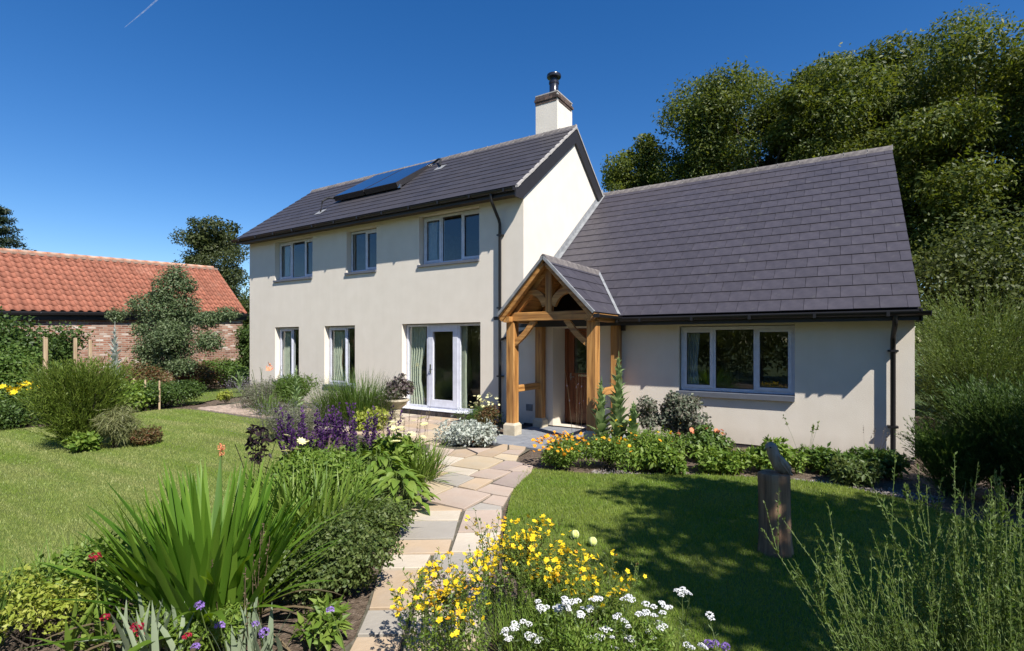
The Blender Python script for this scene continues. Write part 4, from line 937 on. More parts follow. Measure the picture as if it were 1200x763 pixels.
for r_ in range(rows + 1):
    for c in range(cols):
        y = BY1 - .02 - (c + 1) * pw; cells.append((r_ * pe, y))
def cpos(v, y):
    y = y if HAND else y + pw
    return Vector((EX, y, bz(y, EZ))) + Vb * v + Nb * .01
vis = sorted([c for c in cells if c[1] > 4.7], key=lambda c: (cpos(*c) - cam.location).length)[:298]; viss = set(vis); rest_v = []; rest_f = []; off = 0
bv = np.array([v.co[:] for v in pme.vertices]); bf = np.array([p.vertices[:] for p in pme.polygons]); rm = np.array(Mb)
for c in cells:
    v, y = c; vv = min(v, slen - pe - .0) if v + pe > slen else v
    p = cpos(vv, y); rx, ry = random.uniform(-.012, .012), random.uniform(-.012, .012)
    if c in viss: link('pantile', pme, BR, p, (Mb @ Matrix.Rotation(rx, 3, 'X') @ Matrix.Rotation(ry, 3, 'Y')).to_euler())
    elif y > BY0 + .3: rest_v.append(bv @ rm.T + np.array(p)); rest_f.append(bf + off); off += len(bv)
np_obj('pantile', np.concatenate(rest_v), np.concatenate(rest_f), pant, BR, kind='stuff')
rt = MB(); n = 7; L = .42; pts = [(.13 * math.cos(math.pi * i / n), .12 * math.sin(math.pi * i / n) - .02) for i in range(n + 1)] + [(.11 * math.cos(math.pi * i / n), .10 * math.sin(math.pi * i / n) - .02) for i in range(n, -1, -1)]
rt.prism(pts, 'y', .004, L - .004); rtm = rt.mesh('ridge_tile', noise_mat('ridge_clay', [(.30, .13, .08), (.42, .22, .14), (.42, .32, .25)], scale=5, rough=.9, island=.15))
y = BY0
while y < BY1 - .3: link('ridge_tile', rtm, BR, (RX, y, bz(y, RZ) + random.uniform(-.006, .006)), (TILT, 0, random.uniform(-.01, .01))); y += L
m = MB(); pz([(RX - .14, RZ - .08), (RX + .15, RZ - .09), (RX + .13, RZ + .0), (RX - .13, RZ + .0)], BY0, BY1, m); m.build('ridge_mortar', M['claymortar'], BR)
m = MB(); pz([(EX + .0, EZ - .10), (EX + .0, EZ - .0), (EX - .03, EZ - .0), (EX - .03, EZ - .10)], BY0, BY1, m); pz([(EX - .03, EZ - .30), (EX - .03, EZ - .08), (BX + .003, EZ - .08), (BX + .003, EZ - .30)], BY0, BY1, m)
pz([(EX + .02, EZ - .06), (EX + .13, EZ - .06), (EX + .11, EZ - .13), (EX + .04, EZ - .13)], BY0, BY1 + .03, m)
m.build('gutter', M['black'], BARN)
m = MB()
for y in np.arange(4.2, 13.6, 1.05): m.box(EX + .02, y, bz(y, EZ) - .07, EX + .135, y + .025, bz(y, EZ) - .045); m.box(EX - .1, y, bz(y, EZ) - .34, EX - .08, y + .02, bz(y, EZ) - .05)
m.build('gutter_bracket', M['chrome'], BARN)

# ------------------------------------------------------------------ trees
def tree(name, label, cat, base, trunk_r, blobs, n, L, W, mat, seed, split=.35, vary=.25, up=.5, shell=.5, droop=.25, group=None, jit=.8, lean=(0, 0), nb=None):
    t = thing(name, label, cat, base, group); g = np.random.default_rng(seed); b = np.asarray(blobs)
    c = b[:, :3].mean(0); top = b[:, 2].max(); zs = base[2] + (top - base[2]) * split
    m = MB(); mid = Vector((base[0] + lean[0] * .5 + (c[0] - base[0]) * .25, base[1] + (c[1] - base[1]) * .25, zs))
    up_ = Vector((c[0], c[1], base[2] + (top - base[2]) * .68))
    m.tube([Vector(base) - Vector((0, 0, .1)), Vector(base) + Vector((0, 0, trunk_r * 1.5)), mid, (mid + up_) / 2 + Vector(g.normal(size=3)) * .2, up_], [trunk_r * 1.45, trunk_r, trunk_r * .75, trunk_r * .42, trunk_r * .08], 10)
    o = m.build('trunk', M['bark'], t); smooth_auto(o, 60)
    m = MB(); sel = b[g.permutation(len(b))[:nb or len(b)]]
    for q in sel:
        f = g.uniform(.0, .8); a = mid + (up_ - mid) * f; e = Vector(q[:3]); k = (a + e) / 2 + Vector((0, 0, -.08 * (e - a).length)) + Vector(g.normal(size=3)) * .06 * (e - a).length
        r = trunk_r * .34 * (1 - f * .5); m.tube([a, (a + k) / 2, k, a + (e - a) * .93], [r, r * .75, r * .5, r * .12], 6)
    m.build('limb', M['bark'], t, kind='stuff')
    V, F = foliage(blobs, n, L, W, up, droop, shell, seed, None, jit, vary=vary)
    np_obj('crown', V, F, M[mat], t, kind='stuff'); return t
B1 = crown((4.9, 31.2, 10.3), (6.6, 5.6, 6.6), 190, (.6, 1.7), 21, .68, .45, 3.0)
tree('broadleaf_tree', 'tallest broad dark green tree rising behind the right end of the wing roof', 'tree', (4.8, 31, 0), .42, B1, 235000, .17, .075, 'treeA', 31, .3, shell=.35, nb=80, group=None)
B1b = crown((11.5, 27.5, 7.6), (4.6, 4.6, 6.0), 110, (.5, 1.5), 22, .6, .35, 2.0)
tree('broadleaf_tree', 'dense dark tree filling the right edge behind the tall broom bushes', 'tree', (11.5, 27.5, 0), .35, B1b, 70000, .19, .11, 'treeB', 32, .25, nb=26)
B2 = crown((-3.2, 28.3, 10.2), (5.6, 4.0, 5.6), 150, (.55, 1.5), 23, .68, .45, 3.0)
tree('broadleaf_tree', 'medium round green tree whose crown shows above the middle of the wing ridge', 'tree', (-3.4, 28, 0), .33, B2, 165000, .16, .072, 'treeA', 33, .3, shell=.35, nb=60)
B2b = crown((0.4, 33, 11.4), (4.8, 4.0, 6.2), 110, (.5, 1.4), 24, .6, .35, 3.0)
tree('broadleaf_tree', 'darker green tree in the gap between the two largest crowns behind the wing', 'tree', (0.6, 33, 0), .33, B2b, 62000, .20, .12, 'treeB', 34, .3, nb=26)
B3 = crown((-9.1, 27.2, 10.2), (2.0, 2.0, 2.8), 44, (.25, .8), 25, .75, .4)
tree('small_tree', 'small pale green tree top at the left end of the tree line behind the wing', 'tree', (-9.0, 27.2, 0), .16, B3, 22000, .15, .09, 'treeA', 35, .5, nb=14)
B4 = crown((-40.3, 21.0, 7.6), (3.3, 3.0, 4.4), 60, (.45, .95), 26, .7, .35, 1.5)
tree('broadleaf_tree', 'open olive green tree standing between the barn roof and the left end of the house', 'tree', (-40.3, 21.0, 0), .28, B4, 26000, .19, .10, 'treefar', 36, .3, nb=34)
B4b = crown((-35.5, 21.8, 3.6), (2.2, 2.0, 2.8), 20, (.6, 1.0), 27, .8, .4, 1.0)
tree('broadleaf_tree', 'low dark tree beyond the gable end of the barn', 'tree', (-35.5, 21.8, 0), .2, B4b, 12000, .18, .11, 'treeB', 37, .3, nb=8)
# cedar at the far left
t = thing('cedar_tree', 'dark conifer with layered branches at the far left edge above the barn ridge', 'conifer', (-55, 12, 0))
m = MB(); m.tube([(-55, 12, 0), (-55, 12, 7), (-55, 12, 12.4)], [.45, .25, .03], 8); m.build('trunk', M['bark'], t)
bl = []; g = np.random.default_rng(5)
for z in np.arange(3, 12.4, .75):
    r = 5.6 * (1 - (z - 1.5) / 12.0)
    for a in g.random(9) * 6.28:
        for q in (.35, .7, 1.0): bl.append((-55 + r * q * math.cos(a), 12 + r * q * math.sin(a), z - .25 * q * r * .4 + .1 * g.normal(), .55, .55, .13))
V, F = foliage(bl, 26000, .26, .07, .8, .3, .3, 6); np_obj('crown', V, F, M['conifer'], t, kind='stuff')
# trees to the right of and behind the photographer: they throw the shade on the lawn and show in the glass
B5 = np.vstack([crown((5.15, 2.95, 5.8), (1.9, 1.75, 1.5), 58, (.18, .48), 41, .5, .3), crown((3.85, 1.62, 5.0), (.75, .30, .45), 12, (.15, .32), 44, .5, .2), np.array([(3.25 + random.uniform(-.35, .3), yy, 5.5 + random.uniform(-.4, .4), random.uniform(.55, .95), random.uniform(.06, .13), .14) for yy in np.linspace(1.75, 4.75, 15)])])
tree('broadleaf_tree', 'feathery tree right of the lawn, outside the picture, whose shade falls across the grass', 'tree', (6.6, 2.9, 0), .2, B5, 17500, .17, .07, 'treeA', 51, .35, nb=30)
B6 = crown((8.6, 3.4, 6.6), (2.2, 2.2, 2.6), 44, (.5, 1.0), 42, .7, .35)
tree('broadleaf_tree', 'broad leafy tree farther right of the lawn, outside the picture', 'tree', (8.9, 3.6, 0), .25, B6, 22000, .18, .10, 'treeB', 52, .3, nb=24)
for k, (x, y, rx, rz, n) in enumerate(((-6, -13, 4.0, 3.6, 15000), (2, -12, 3.6, 3.2, 15000), (9, -9, 3.2, 3.0, 12000), (-15, -11, 3.6, 3.2, 12000), (15, 0, 3.4, 3.6, 12000), (16, 9, 3.2, 3.6, 12000), (-24, -9, 3.4, 3.0, 10000))):
    b = crown((x, y, rz + .6), (rx, rx * .8, rz), 40, (.7, 1.3), 60 + k, .8, .4, .6)
    tree('hedgerow_tree', ['tree behind the photographer seen only as a reflection in the french doors', 'tree behind the photographer reflected in the middle of the wing window', 'tree behind the photographer on the far right side', 'tree behind the photographer near the lower windows reflection', 'tree outside the right of the picture beyond the broom', 'tree outside the picture behind the right end of the wing', 'tree behind the photographer at the far left'][k], 'tree', (x, y, 0), .25, b, n, .26, .16, 'treeB', 70 + k, .25, nb=14)

# ------------------------------------------------------------------ plants
def plant(name, label, cat, base, parts, group=None):
    """parts: (part name, material, (V, F), kind)"""
    t = thing(name, label, cat, base, group)
    for pn, mat, geo, kind in parts: np_obj(pn, geo[0], geo[1], M[mat], t, kind=kind)
    return t
def bush(name, label, cat, base, r, h, n, L, W, mat, seed, k=14, br=None, up=.4, droop=.1, shell=.45, stems=8, jit=.8, group=None, extra=()):
    c = (base[0], base[1], h * .55); br = br or (.22 * r[0] + .1 * h, .36 * r[0] + .1 * h)
    bl = crown(c, (r[0] - br[0] * .6, r[1] - br[0] * .6, max(.05, h * .45 - br[0] * .4)), k, br, seed, .8, .3, br[0] * .6)
    geo = foliage(bl, n, L, W, up, droop, shell, seed + 1, .0, jit); g = np.random.default_rng(seed)
    idx = g.integers(0, len(bl), stems); P = np.stack([np.column_stack([np.full(stems, base[0]) + .04 * g.normal(size=stems), np.full(stems, base[1]) + .04 * g.normal(size=stems), np.full(stems, -.03)]), (bl[idx, :3] + np.array([base[0], base[1], 0])) / 2 + .02 * g.normal(size=(stems, 3)), bl[idx, :3]], 1)
    st = tubes(P, np.tile([.016, .01, .004], (stems, 1)) * (h ** .5 if h < 3 else 2))
    return plant(name, label, cat, (base[0], base[1], 0), [('stems', 'bark', st, 'stuff'), ('foliage', mat, geo, 'stuff')] + list(extra), group)
def broom(label, base, r, h, n, seed, mat='broom', w=.0035, per=10, leaf=(.03, .007), lean=.35, cat='bush', name='broom_bush', bend=.35, fluffy=False):
    B, g = scatter(n, base, (r * .35, r * .35), seed); az = np.arctan2(B[:, 1] - base[1], B[:, 0] - base[0]) + g.normal(size=n) * .5
    # branch points rise through the bush, so twigs start at many heights
    q = np.sqrt(g.random(n)); z0 = h * .70 * g.random(n); B[:, 0] += np.cos(az) * r * .5 * q * z0 / h * 1.4; B[:, 1] += np.sin(az) * r * .5 * q * z0 / h * 1.4; B[:, 2] = z0
    Ls = np.minimum((h - z0) * (.55 + .55 * g.random(n)), .38 * h)+ .04; P = arcs(B, az, np.abs(g.normal(size=n)) * lean + .1, Ls, bend * g.random(n), 6)
    tw = tubes(P, np.tile(np.linspace(1, .35, 6) * w, (n, 1))); lf = leaves_on(P, per, leaf[0], leaf[1], seed + 1, ang=.55)
    m = 14; B2 = np.tile([base[0], base[1], -.03], (m, 1)) + .04 * g.normal(size=(m, 3)) * [1, 1, 0]
    S = arcs(B2, g.random(m) * 6.28, .15 + .35 * g.random(m), np.full(m, h * .7), .2 * g.random(m), 6); st = tubes(S, np.tile(np.linspace(1, .3, 6) * .012 * h ** .5, (m, 1)))
    bl = crown((base[0], base[1], h * .52), (r * .78, r * .78, h * .40), int(16 + 10 * r), (.16 * r + .06, .32 * r + .06), seed, 1.1, .35, .12)
    lf2 = foliage(bl, n * (14 if fluffy else 9), leaf[0], leaf[1], .2, -.25 if fluffy else -1.3, .25, seed + 2, .0, 1.0, vary=.3)
    return plant(name, label, cat, (base[0], base[1], 0), [('stems', 'bark', st, 'stuff'), ('twigs', mat, tw, 'stuff'), ('foliage', mat, join(lf, lf2), 'stuff')])

# --- left border
bush('hedge_shrub', 'tall dark green leafy shrub at the far left in front of the barn wall', 'shrub', (-19.9, 4.2), (1.9, 1.4), 2.6, 17000, .10, .065, 'hedge', 101, 22)
bush('hedge_shrub', 'dark climber-covered shrub standing between the wooden stakes and the barn', 'shrub', (-19.9, 5.7), (.9, 1.0), 2.2, 9000, .09, .06, 'hedge', 103, 16)
bush('hedge_shrub', 'lower mid-green shrub before the tall dark one at the far left', 'shrub', (-16.9, 4.0), (1.5, 1.0), 1.6, 11000, .08, .05, 'mid', 105, 16)
bush('low_hedge', 'low dark clipped hedge at the left edge of the lawn under yellow lilies', 'hedge', (-14.7, 3.2), (.9, 1.1), .62, 8000, .055, .035, 'hedge', 107, 16)
bush('low_hedge', 'low clipped dark hedge at the far lawn corner below the grey-green tree', 'hedge', (-15.6, 6.9), (.8, 1.0), .66, 9000, .055, .035, 'hedge', 109, 16)
bush('border_shrub', 'round leafy green shrub filling the border beside the low clipped hedge', 'shrub', (-15.6, 5.7), (.9, .8), .75, 7000, .09, .06, 'bright', 111, 12)
bush('border_shrub', 'reddish green shrub under the left side of the grey-green tree', 'shrub', (-18.8, 7.4), (1.3, 1.0), 1.0, 7000, .08, .045, 'russet', 113, 12)
bush('border_shrub', 'russet and green shrub at the foot of the barn right of the grey-green tree', 'shrub', (-20.2, 9.9), (1.2, 1.1), .95, 6500, .085, .045, 'russet', 115, 12)
bush('border_shrub', 'dark green shrub at the foot of the barn behind the far patch of grass', 'shrub', (-21.0, 11.6), (1.2, 1.2), 1.1, 6500, .085, .05, 'mid', 117, 12)
bush('variegated_shrub', 'upright yellow-green variegated shrub between the barn and the house corner', 'shrub', (-21.3, 12.7), (.62, .62), 2.7, 8000, .09, .055, 'hedge', 119, 12, extra=())
bush('border_shrub', 'small lime green plant tucked beside the far lavender', 'plant', (-14.9, 8.15), (.28, .24), .34, 1500, .05, .035, 'lime', 121, 6)
# grey-green tree in the border
EB = np.array([(-19.1, 8.7, 1.5, .62, .62, .5), (-18.6, 8.3, 2.0, .55, .6, .5), (-19.5, 8.9, 2.4, .55, .5, .45), (-18.9, 8.9, 3.0, .5, .5, .5), (-19.25, 8.55, 3.6, .5, .5, .6), (-19.0, 8.7, 4.0, .36, .36, .42), (-19.1, 8.7, 2.2, .6, .6, .6), (-19.3, 8.5, 2.9, .6, .6, .55), (-19.5, 8.4, 1.7, .6, .6, .5), (-20.1, 8.1, 3.0, .5, .45, .4), (-20.0, 8.2, 2.2, .45, .45, .4), (-19.9, 8.2, 1.5, .5, .5, .4), (-18.2, 9.3, 2.55, .55, .5, .3), (-17.7, 9.7, 2.75, .45, .4, .22), (-18.0, 9.2, 1.8, .55, .5, .4), (-19.6, 8.3, 1.0, .6, .6, .35), (-18.6, 8.6, 1.0, .6, .5, .3), (-20.7, 7.6, 2.7, .3, .3, .25), (-18.7, 8.9, 3.7, .3, .3, .3), (-19.7, 8.4, 3.3, .3, .3, .3)])
tree('eucalyptus_tree', 'grey-green small-leaved tree with an uneven crown standing in front of the barn', 'tree', (-19.1, 8.7, 0), .09, EB, 30000, .09, .042, 'euc', 131, .2, vary=0.0, droop=.4, shell=.2)
# stakes
def stake(x, y, h, label, r=.035, sq=True):
    m = MB(); m.beam((x, y, -.05), (x + random.uniform(-.02, .02), y, h), r * 2, r * 2, (0, 1, 0), .01, .9); m.beam((x, y, h), (x, y, h + .015), r * 1.7, r * 1.7, (0, 1, 0), .01, .7)
    o = m.build('stake', M['stake'], None); tag(o, label, 'stake', 'wooden stakes in the left border')
for x, y, h, l, r in ((-16.4, 4.55, 1.86, 'tall thick wooden stake farthest left in the border', .045), (-17.1, 5.35, 1.86, 'tall wooden stake, middle one of the three before the barn', .04), (-16.6, 5.5, 1.80, 'tall wooden stake nearest the silver-leaved mullein', .04),
                (-15.6, 6.1, .80, 'short stake, leftmost of the three above the big green leaves', .022), (-15.3, 6.25, .78, 'short stake in the middle of the three above the clipped hedge', .022), (-15.0, 6.45, .74, 'short stake, rightmost of the three above the clipped hedge', .022)):
    stake(x, y, h, l, r)
def rosette_spire(label, base, h, r, mat, seed, n=60, L=.3, W=.11, name='mullein', top=.4, flowers=None, cat='plant', tiers=1.0):
    """tall plant: large leaves spiralling up a stem, smaller towards the tip; each leaf an object"""
    t = thing(name, label, cat, (base[0], base[1], 0)); g = np.random.default_rng(seed); V = []
    m = MB(); m.tube([(base[0], base[1], -.02), (base[0] + .01, base[1], h * .5), (base[0] + .0, base[1] + .01, h)], [.022, .016, .005], 8); m.build('stem', M[mat], t)
    me = []
    for q in range(3):
        n_ = 6; Vb_, Fb_ = blades(np.array([[0., 0, 0]]), np.array([0.]), np.array([.55]), np.array([1.]), np.array([.35 + .35 * q]), np.array([.33]), n_, .3)
        me.append(np_mesh('leaf', Vb_, Fb_, M[mat], True))
    for i in range(n):
        u = (i / n); z = h * (.03 + .90 * u ** .85); s = L * (1 - u) ** .7 * (.8 + .3 * g.random()) + .05
        link('leaf', me[i % 3], t, (base[0], base[1], z), (0, float(g.uniform(-.25, .1) - .35 * u), i * 2.4 + g.uniform(-.3, .3)), (s, W / .33 * s / L, s))
    if flowers:
        k = 120; P = np.column_stack([base[0] + .02 * g.normal(size=k), base[1] + .02 * g.normal(size=k), h * (1 - top * g.random(k))]); D = unit(g.normal(size=(k, 3)))
        np_obj('flower_spike', *leaf_geo(P, D, g.normal(size=(k, 3)), .03, .025), M[flowers], t, kind='stuff')
    return t
rosette_spire('tall silver-leaved plant with felted leaves standing against the barn wall', (-17.3, 6.3), 2.35, .3, 'silver', 141, 54, .5, .17)
broom('rounded bright green broom bush with fine twigs on the left lawn', (-10.75, 3.45), .64, 1.5, 1200, 151, w=.005, per=9, leaf=(.07, .014), lean=.5)
bush('small_shrub', 'straw-green drooping plant at the front right of the left broom bush', 'plant', (-10.25, 3.75), (.34, .34), .95, 2600, .13, .010, 'strawg', 153, 9, droop=1.0)
bush('small_shrub', 'bright green leafy plant on the ground beside the left broom bush', 'plant', (-10.3, 3.35), (.24, .2), .32, 700, .09, .06, 'bright', 155, 6)
bush('small_shrub', 'low brownish tuft at the right foot of the left broom bush', 'plant', (-10.15, 4.15), (.36, .30), .26, 1600, .07, .02, 'russet', 157, 8)
def flowers_on(t, pts, mesh_, nm, s=(.8, 1.2), seed=1, face=.5):
    g = np.random.default_rng(seed)
    for p in pts:
        k = float(g.uniform(*s)); link(nm, mesh_, t, p, (float(g.normal() * face), float(g.normal() * face), float(g.uniform(0, 6.28))), (k, k, k))
def petal_flower(nm, mat, n, r, w, cup=.25, centre=None, rings=1):
    V = []; F = []; o = 0
    for q in range(rings):
        rr = r * (1 - .35 * q)
        for i in range(n):
            a = 2 * math.pi * (i + .5 * q) / n; d = np.array([math.cos(a), math.sin(a), 0]); s = np.array([-math.sin(a), math.cos(a), 0]); up = np.array([0, 0, 1.])
            V += [d * r * .08 + up * q * r * .1, d * rr * .6 + s * w / 2 + up * (cup * rr * .5 + q * r * .1), d * rr + up * (cup * rr + q * r * .1), d * rr * .6 - s * w / 2 + up * (cup * rr * .5 + q * r * .1)]
            F += [(o, o + 1, o + 2), (o, o + 2, o + 3)]; o += 4
    k = 6; V.append(np.array([0, 0, r * .3])); c = o; o += 1
    for i in range(k): a = 2 * math.pi * i / k; V.append(np.array([math.cos(a) * r * .24, math.sin(a) * r * .24, r * .12])); o += 1
    for i in range(k): F.append((c, c + 1 + i, c + 1 + (i + 1) % k))
    return np_mesh(nm, np.array(V), np.array(F), M[mat])
LILY = petal_flower('flower', 'f_yellow', 6, .075, .05, .5)
t = bush('daylily', 'clump of orange-yellow lilies above the low hedge at the far left', 'flowers', (-15.3, 3.75), (.75, .6), .72, 2200, .16, .03, 'bright', 161, 10, up=.9)
g = np.random.default_rng(3)
flowers_on(t, [(-15.3 + g.uniform(-.75, .75), 3.75 + g.uniform(-.5, .5), .72 + g.uniform(-.06, .12)) for _ in range(26)], LILY, 'flower', (.8, 1.3), 4)
# strappy pale plant near barn end + red stems
rosette_spire('pale green agave-like plant at the far end of the border', (-17.5, 10.0), .75, .3, 'mull', 163, 16, .62, .10, 'pale_leaf_plant')
def spikes_plant(name, label, base, r, h, n, mat_leaf, mat_fl, seed, fol=1500, leaf=(.06, .02), sp=(.16, .014), cat='flowers', folh=.55, individually=True, stem='stem', lean=.16, dens=46, group=None):
    t = thing(name, label, cat, (base[0], base[1], 0), group); g = np.random.default_rng(seed)
    B, _ = scatter(n, base, r, seed); az = np.arctan2(B[:, 1] - base[1], B[:, 0] - base[0]) + g.normal(size=n) * .4
    Ls = h * (.72 + .33 * g.random(n)); P = arcs(B, az, np.abs(g.normal(size=n)) * lean, Ls, .18 * g.random(n), 6)
    np_obj('stems', *tubes(P, np.tile(np.linspace(1, .4, 6) * .0028, (n, 1))), M[stem], t, kind='stuff')
    bl = crown((base[0], base[1], h * folh * .5), (r[0] * .85, r[1] * .85, h * folh * .4), 12, (.22 * r[0] + .03, .4 * r[0] + .04), seed, .9, .2, .05)
    np_obj('foliage', *foliage(bl, fol, leaf[0], leaf[1], .5, .1, .3, seed, .0), M[mat_leaf], t, kind='stuff')
    if individually:
        mes = []
        for q in range(3):
            gg = np.random.default_rng(seed * 7 + q); k = dens; z = np.sort(gg.random(k)); rr = sp[1] * (1 - .6 * z) * (.7 + .6 * gg.random(k)); a = gg.random(k) * 6.28
            Pp = np.column_stack([np.cos(a) * rr * .3, np.sin(a) * rr * .3, z * sp[0]]); D = np.column_stack([np.cos(a), np.sin(a), .9 * np.ones(k)])
            mes.append(np_mesh('flower_spike', *leaf_geo(Pp, D, gg.normal(size=(k, 3)), sp[1] * 1.5, sp[1] * 1.1), M[mat_fl]))
        for i in range(n):
            a = P[i, -2]; d = Vector(P[i, -1] - P[i, -3]).normalized(); k = float(g.uniform(.75, 1.25))
            link('flower_spike', mes[i % 3], t, Vector(a) - d * sp[0] * .6, d.to_track_quat('Z', 'Y').to_euler(), (1, 1, k))
    else:
        i = np.repeat(np.arange(n), dens); u = g.random(n * dens)[:, None]; Pp = P[i, -1] * u + P[i, -2] * (1 - u); D = unit(g.normal(size=Pp.shape) + [0, 0, .8])
        np_obj('flower_spikes', *leaf_geo(Pp, D, g.normal(size=Pp.shape), sp[1] * 1.5, sp[1]), M[mat_fl], t, kind='stuff')
    return t
spikes_plant('lavender', 'grey lavender bush near the house wall beside the end of the path', (-13.2, 8.1), (.85, .6), .85, 170, 'lavleaf', 'f_lav', 171, 6500, (.07, .014), (.1, .016), folh=.9, individually=False, dens=4, stem='lavleaf', lean=.35)
spikes_plant('lavender', 'rounded grey lavender bush at the corner of the left lawn', (-8.5, 5.75), (.55, .48), .74, 240, 'lavleaf', 'f_lav', 173, 9500, (.05, .010), (.07, .011), folh=.9, individually=False, dens=3, stem='lavleaf', lean=.4)
spikes_plant('salvia', 'left half of the drift of deep purple salvia spikes beside the french-door patio', (-5.50, 3.98), (.30, .26), .98, 44, 'mid', 'f_purple', 175, 2000, (.07, .03), (.36, .023), folh=.5)
spikes_plant('salvia', 'right half of the deep purple salvia spikes, nearer the flagstone path', (-5.02, 4.42), (.30, .26), .96, 40, 'mid', 'f_purple', 177, 2000, (.07, .03), (.36, .022), folh=.5)
bush('tall_grass', 'dense green shrub against the wall between the two ground-floor windows', 'shrub', (-12.2, 8.4), (.75, .5), .95, 5500, .10, .018, 'mid', 179, 10, up=0, droop=-.6)
t = plant('ornamental_grass', 'arching clump of long green grass on the patio in front of the house wall', 'grass', (-8.75, 7.65, 0), [('leaves', 'mid', join(clump_blades((-8.75, 7.65), (.5, .4), 1000, 1.25, .012, .42, 1.1, 181, 6), clump_blades((-9.4, 7.55), (.4, .35), 600, .95, .012, .5, 1.2, 182, 6)), 'stuff')])
bush('ladys_mantle', 'lime-green low plant at the foot of the tall grass clump', 'plant', (-8.0, 7.25), (.5, .32), .42, 3000, .06, .045, 'lime', 183, 9)
bush('small_shrub', 'dark purple-leaved low plant beside the stone urn', 'plant', (-8.55, 8.0), (.35, .3), .62, 1600, .07, .04, 'purpleleaf', 185, 7)
rosette_spire('pale green spire of a young mullein between the lavender and the patio', (-9.6, 6.7), 1.28, .2, 'mull', 187, 44, .30, .09)
# stone urn on a pedestal with dark-leaved plant
URN = (-8.15, 8.15)
m = MB(); m.lathe([(.17, 0), (.17, .06), (.12, .09), (.10, .26), (.12, .30), (.10, .33), (.19, .40), (.23, .47), (.27, .50), (.27, .53), (.23, .54), (.20, .46), (.05, .44)], (URN[0], URN[1], -.01), 24)
u = m.build('stone_urn', M['stonebase'], None); smooth_auto(u, 35); tag(u, 'weathered stone urn on a short pedestal beside the french doors', 'urn')
V, F = foliage(crown((URN[0], URN[1], .80), (.26, .26, .26), 10, (.08, .14), 189, 1, .3), 900, .07, .055, .4, .2, .3, 190); B, g = scatter(14, URN, (.1, .1), 191, .46)
plant('heuchera', 'purple-leaved plant growing in the stone urn', 'plant', (URN[0], URN[1], .5), [('stems', 'drystem', tubes(arcs(B, g.random(14) * 6.28, .1 + .5 * g.random(14), .3 + .35 * g.random(14), .2 * g.random(14), 5), np.full((14, 5), .004)), 'stuff'), ('foliage', 'purpleleaf', (V, F), 'stuff')])
# centre bed
spikes_plant('tall_seedheads', 'thin bare brown stems with small seed heads rising beside the path', (-4.85, 5.0), (.22, .35), 1.02, 20, 'bright', 'drystem', 193, 1300, (.10, .016), (.22, .008), folh=.55, stem='drystem', lean=.08)
WHORL = petal_flower('flower_whorl', 'f_pale', 9, .055, .028, .15, rings=2)
t = bush('yellow_phlomis', 'leafy plant with pale creamy-yellow flower whorls left of the flagstone path', 'flowers', (-4.65, 4.65), (.30, .28), .60, 1300, .11, .05, 'bright', 195, 9, up=.7)
g = np.random.default_rng(9); flowers_on(t, [(-4.68 + g.uniform(-.34, .34), 4.65 + g.uniform(-.3, .3), .68 + g.uniform(-.12, .12)) for _ in range(18)], WHORL, 'flower_whorl', (.8, 1.4), 5, .25)
t = bush('yellow_phlomis', 'second smaller creamy-yellow flower clump among the purple salvia', 'flowers', (-5.25, 3.75), (.16, .16), .66, 400, .08, .035, 'bright', 197, 5, up=.7)
flowers_on(t, [(-5.25 + g.uniform(-.14, .14), 3.75 + g.uniform(-.14, .14), .62 + g.uniform(-.15, .08)) for _ in range(7)], WHORL, 'flower_whorl', (.8, 1.3), 6, .25)
def big_leaf_plant(name, label, base, r, n, L, W, mat, seed, z0=.1, h=.35, cat='plant'):
    t = thing(name, label, cat, (base[0], base[1], 0)); g = np.random.default_rng(seed); mes = []
    for q in range(3):
        nu, nv = 7, 5; V = []; F = []
        for i in range(nu):
            u = i / (nu - 1); wd = math.sin(math.pi * min(1, u * .94 + .04)) ** .75 * (1.15 - .5 * u)
            for j in range(nv):
                v = (j / (nv - 1) - .5) * 2; V.append((u, v * wd * .5, -.32 * u * u + .14 * abs(v) * wd + .02 * math.sin(9 * u + q + 3 * v)))
        for i in range(nu - 1):
            for j in range(nv - 1): a = i * nv + j; F.append((a, a + nv, a + nv + 1, a + 1))
        mes.append(np_mesh('leaf', np.array(V), np.array(F), M[mat], True))
    m = MB()
    for i in range(n):
        a = i * 2.4 + g.uniform(-.3, .3); q = math.sqrt((i + .5) / n); x = base[0] + r[0] * q * math.cos(a) * .75; y = base[1] + r[1] * q * math.sin(a) * .75; z = z0 + h * (1 - q * q * .8) + g.uniform(-.03, .03); s = L * g.uniform(.7, 1.15)
        link('leaf', mes[i % 3], t, (x, y, z), (float(g.uniform(-.3, .3)), float(g.uniform(-.25, .35)), a), (s, s * W / L, s)); m.tube([(base[0] + (x - base[0]) * .3, base[1] + (y - base[1]) * .3, -.02), (x, y, z)], .005, 4)
    m.build('stalks', M['stem'], t, kind='stuff'); return t
big_leaf_plant('hosta', 'broad glossy green leaves spilling over the left edge of the flagstone path', (-3.95, 3.95), (.42, .38), 80, .165, .10, 'bright', 201, .06, .34)
big_leaf_plant('hosta', 'broad-leaved green plant behind the path-edge leaves, below the creamy-yellow flowers', (-4.45, 4.15), (.42, .34), 60, .17, .08, 'bright', 203, .1, .42)
bush('leafy_perennial', 'bright green bushy foliage between the purple salvia and the sword-leaved clump', 'plant', (-4.75, 3.6), (.62, .5), .56, 5200, .070, .026, 'bright', 205, 14)
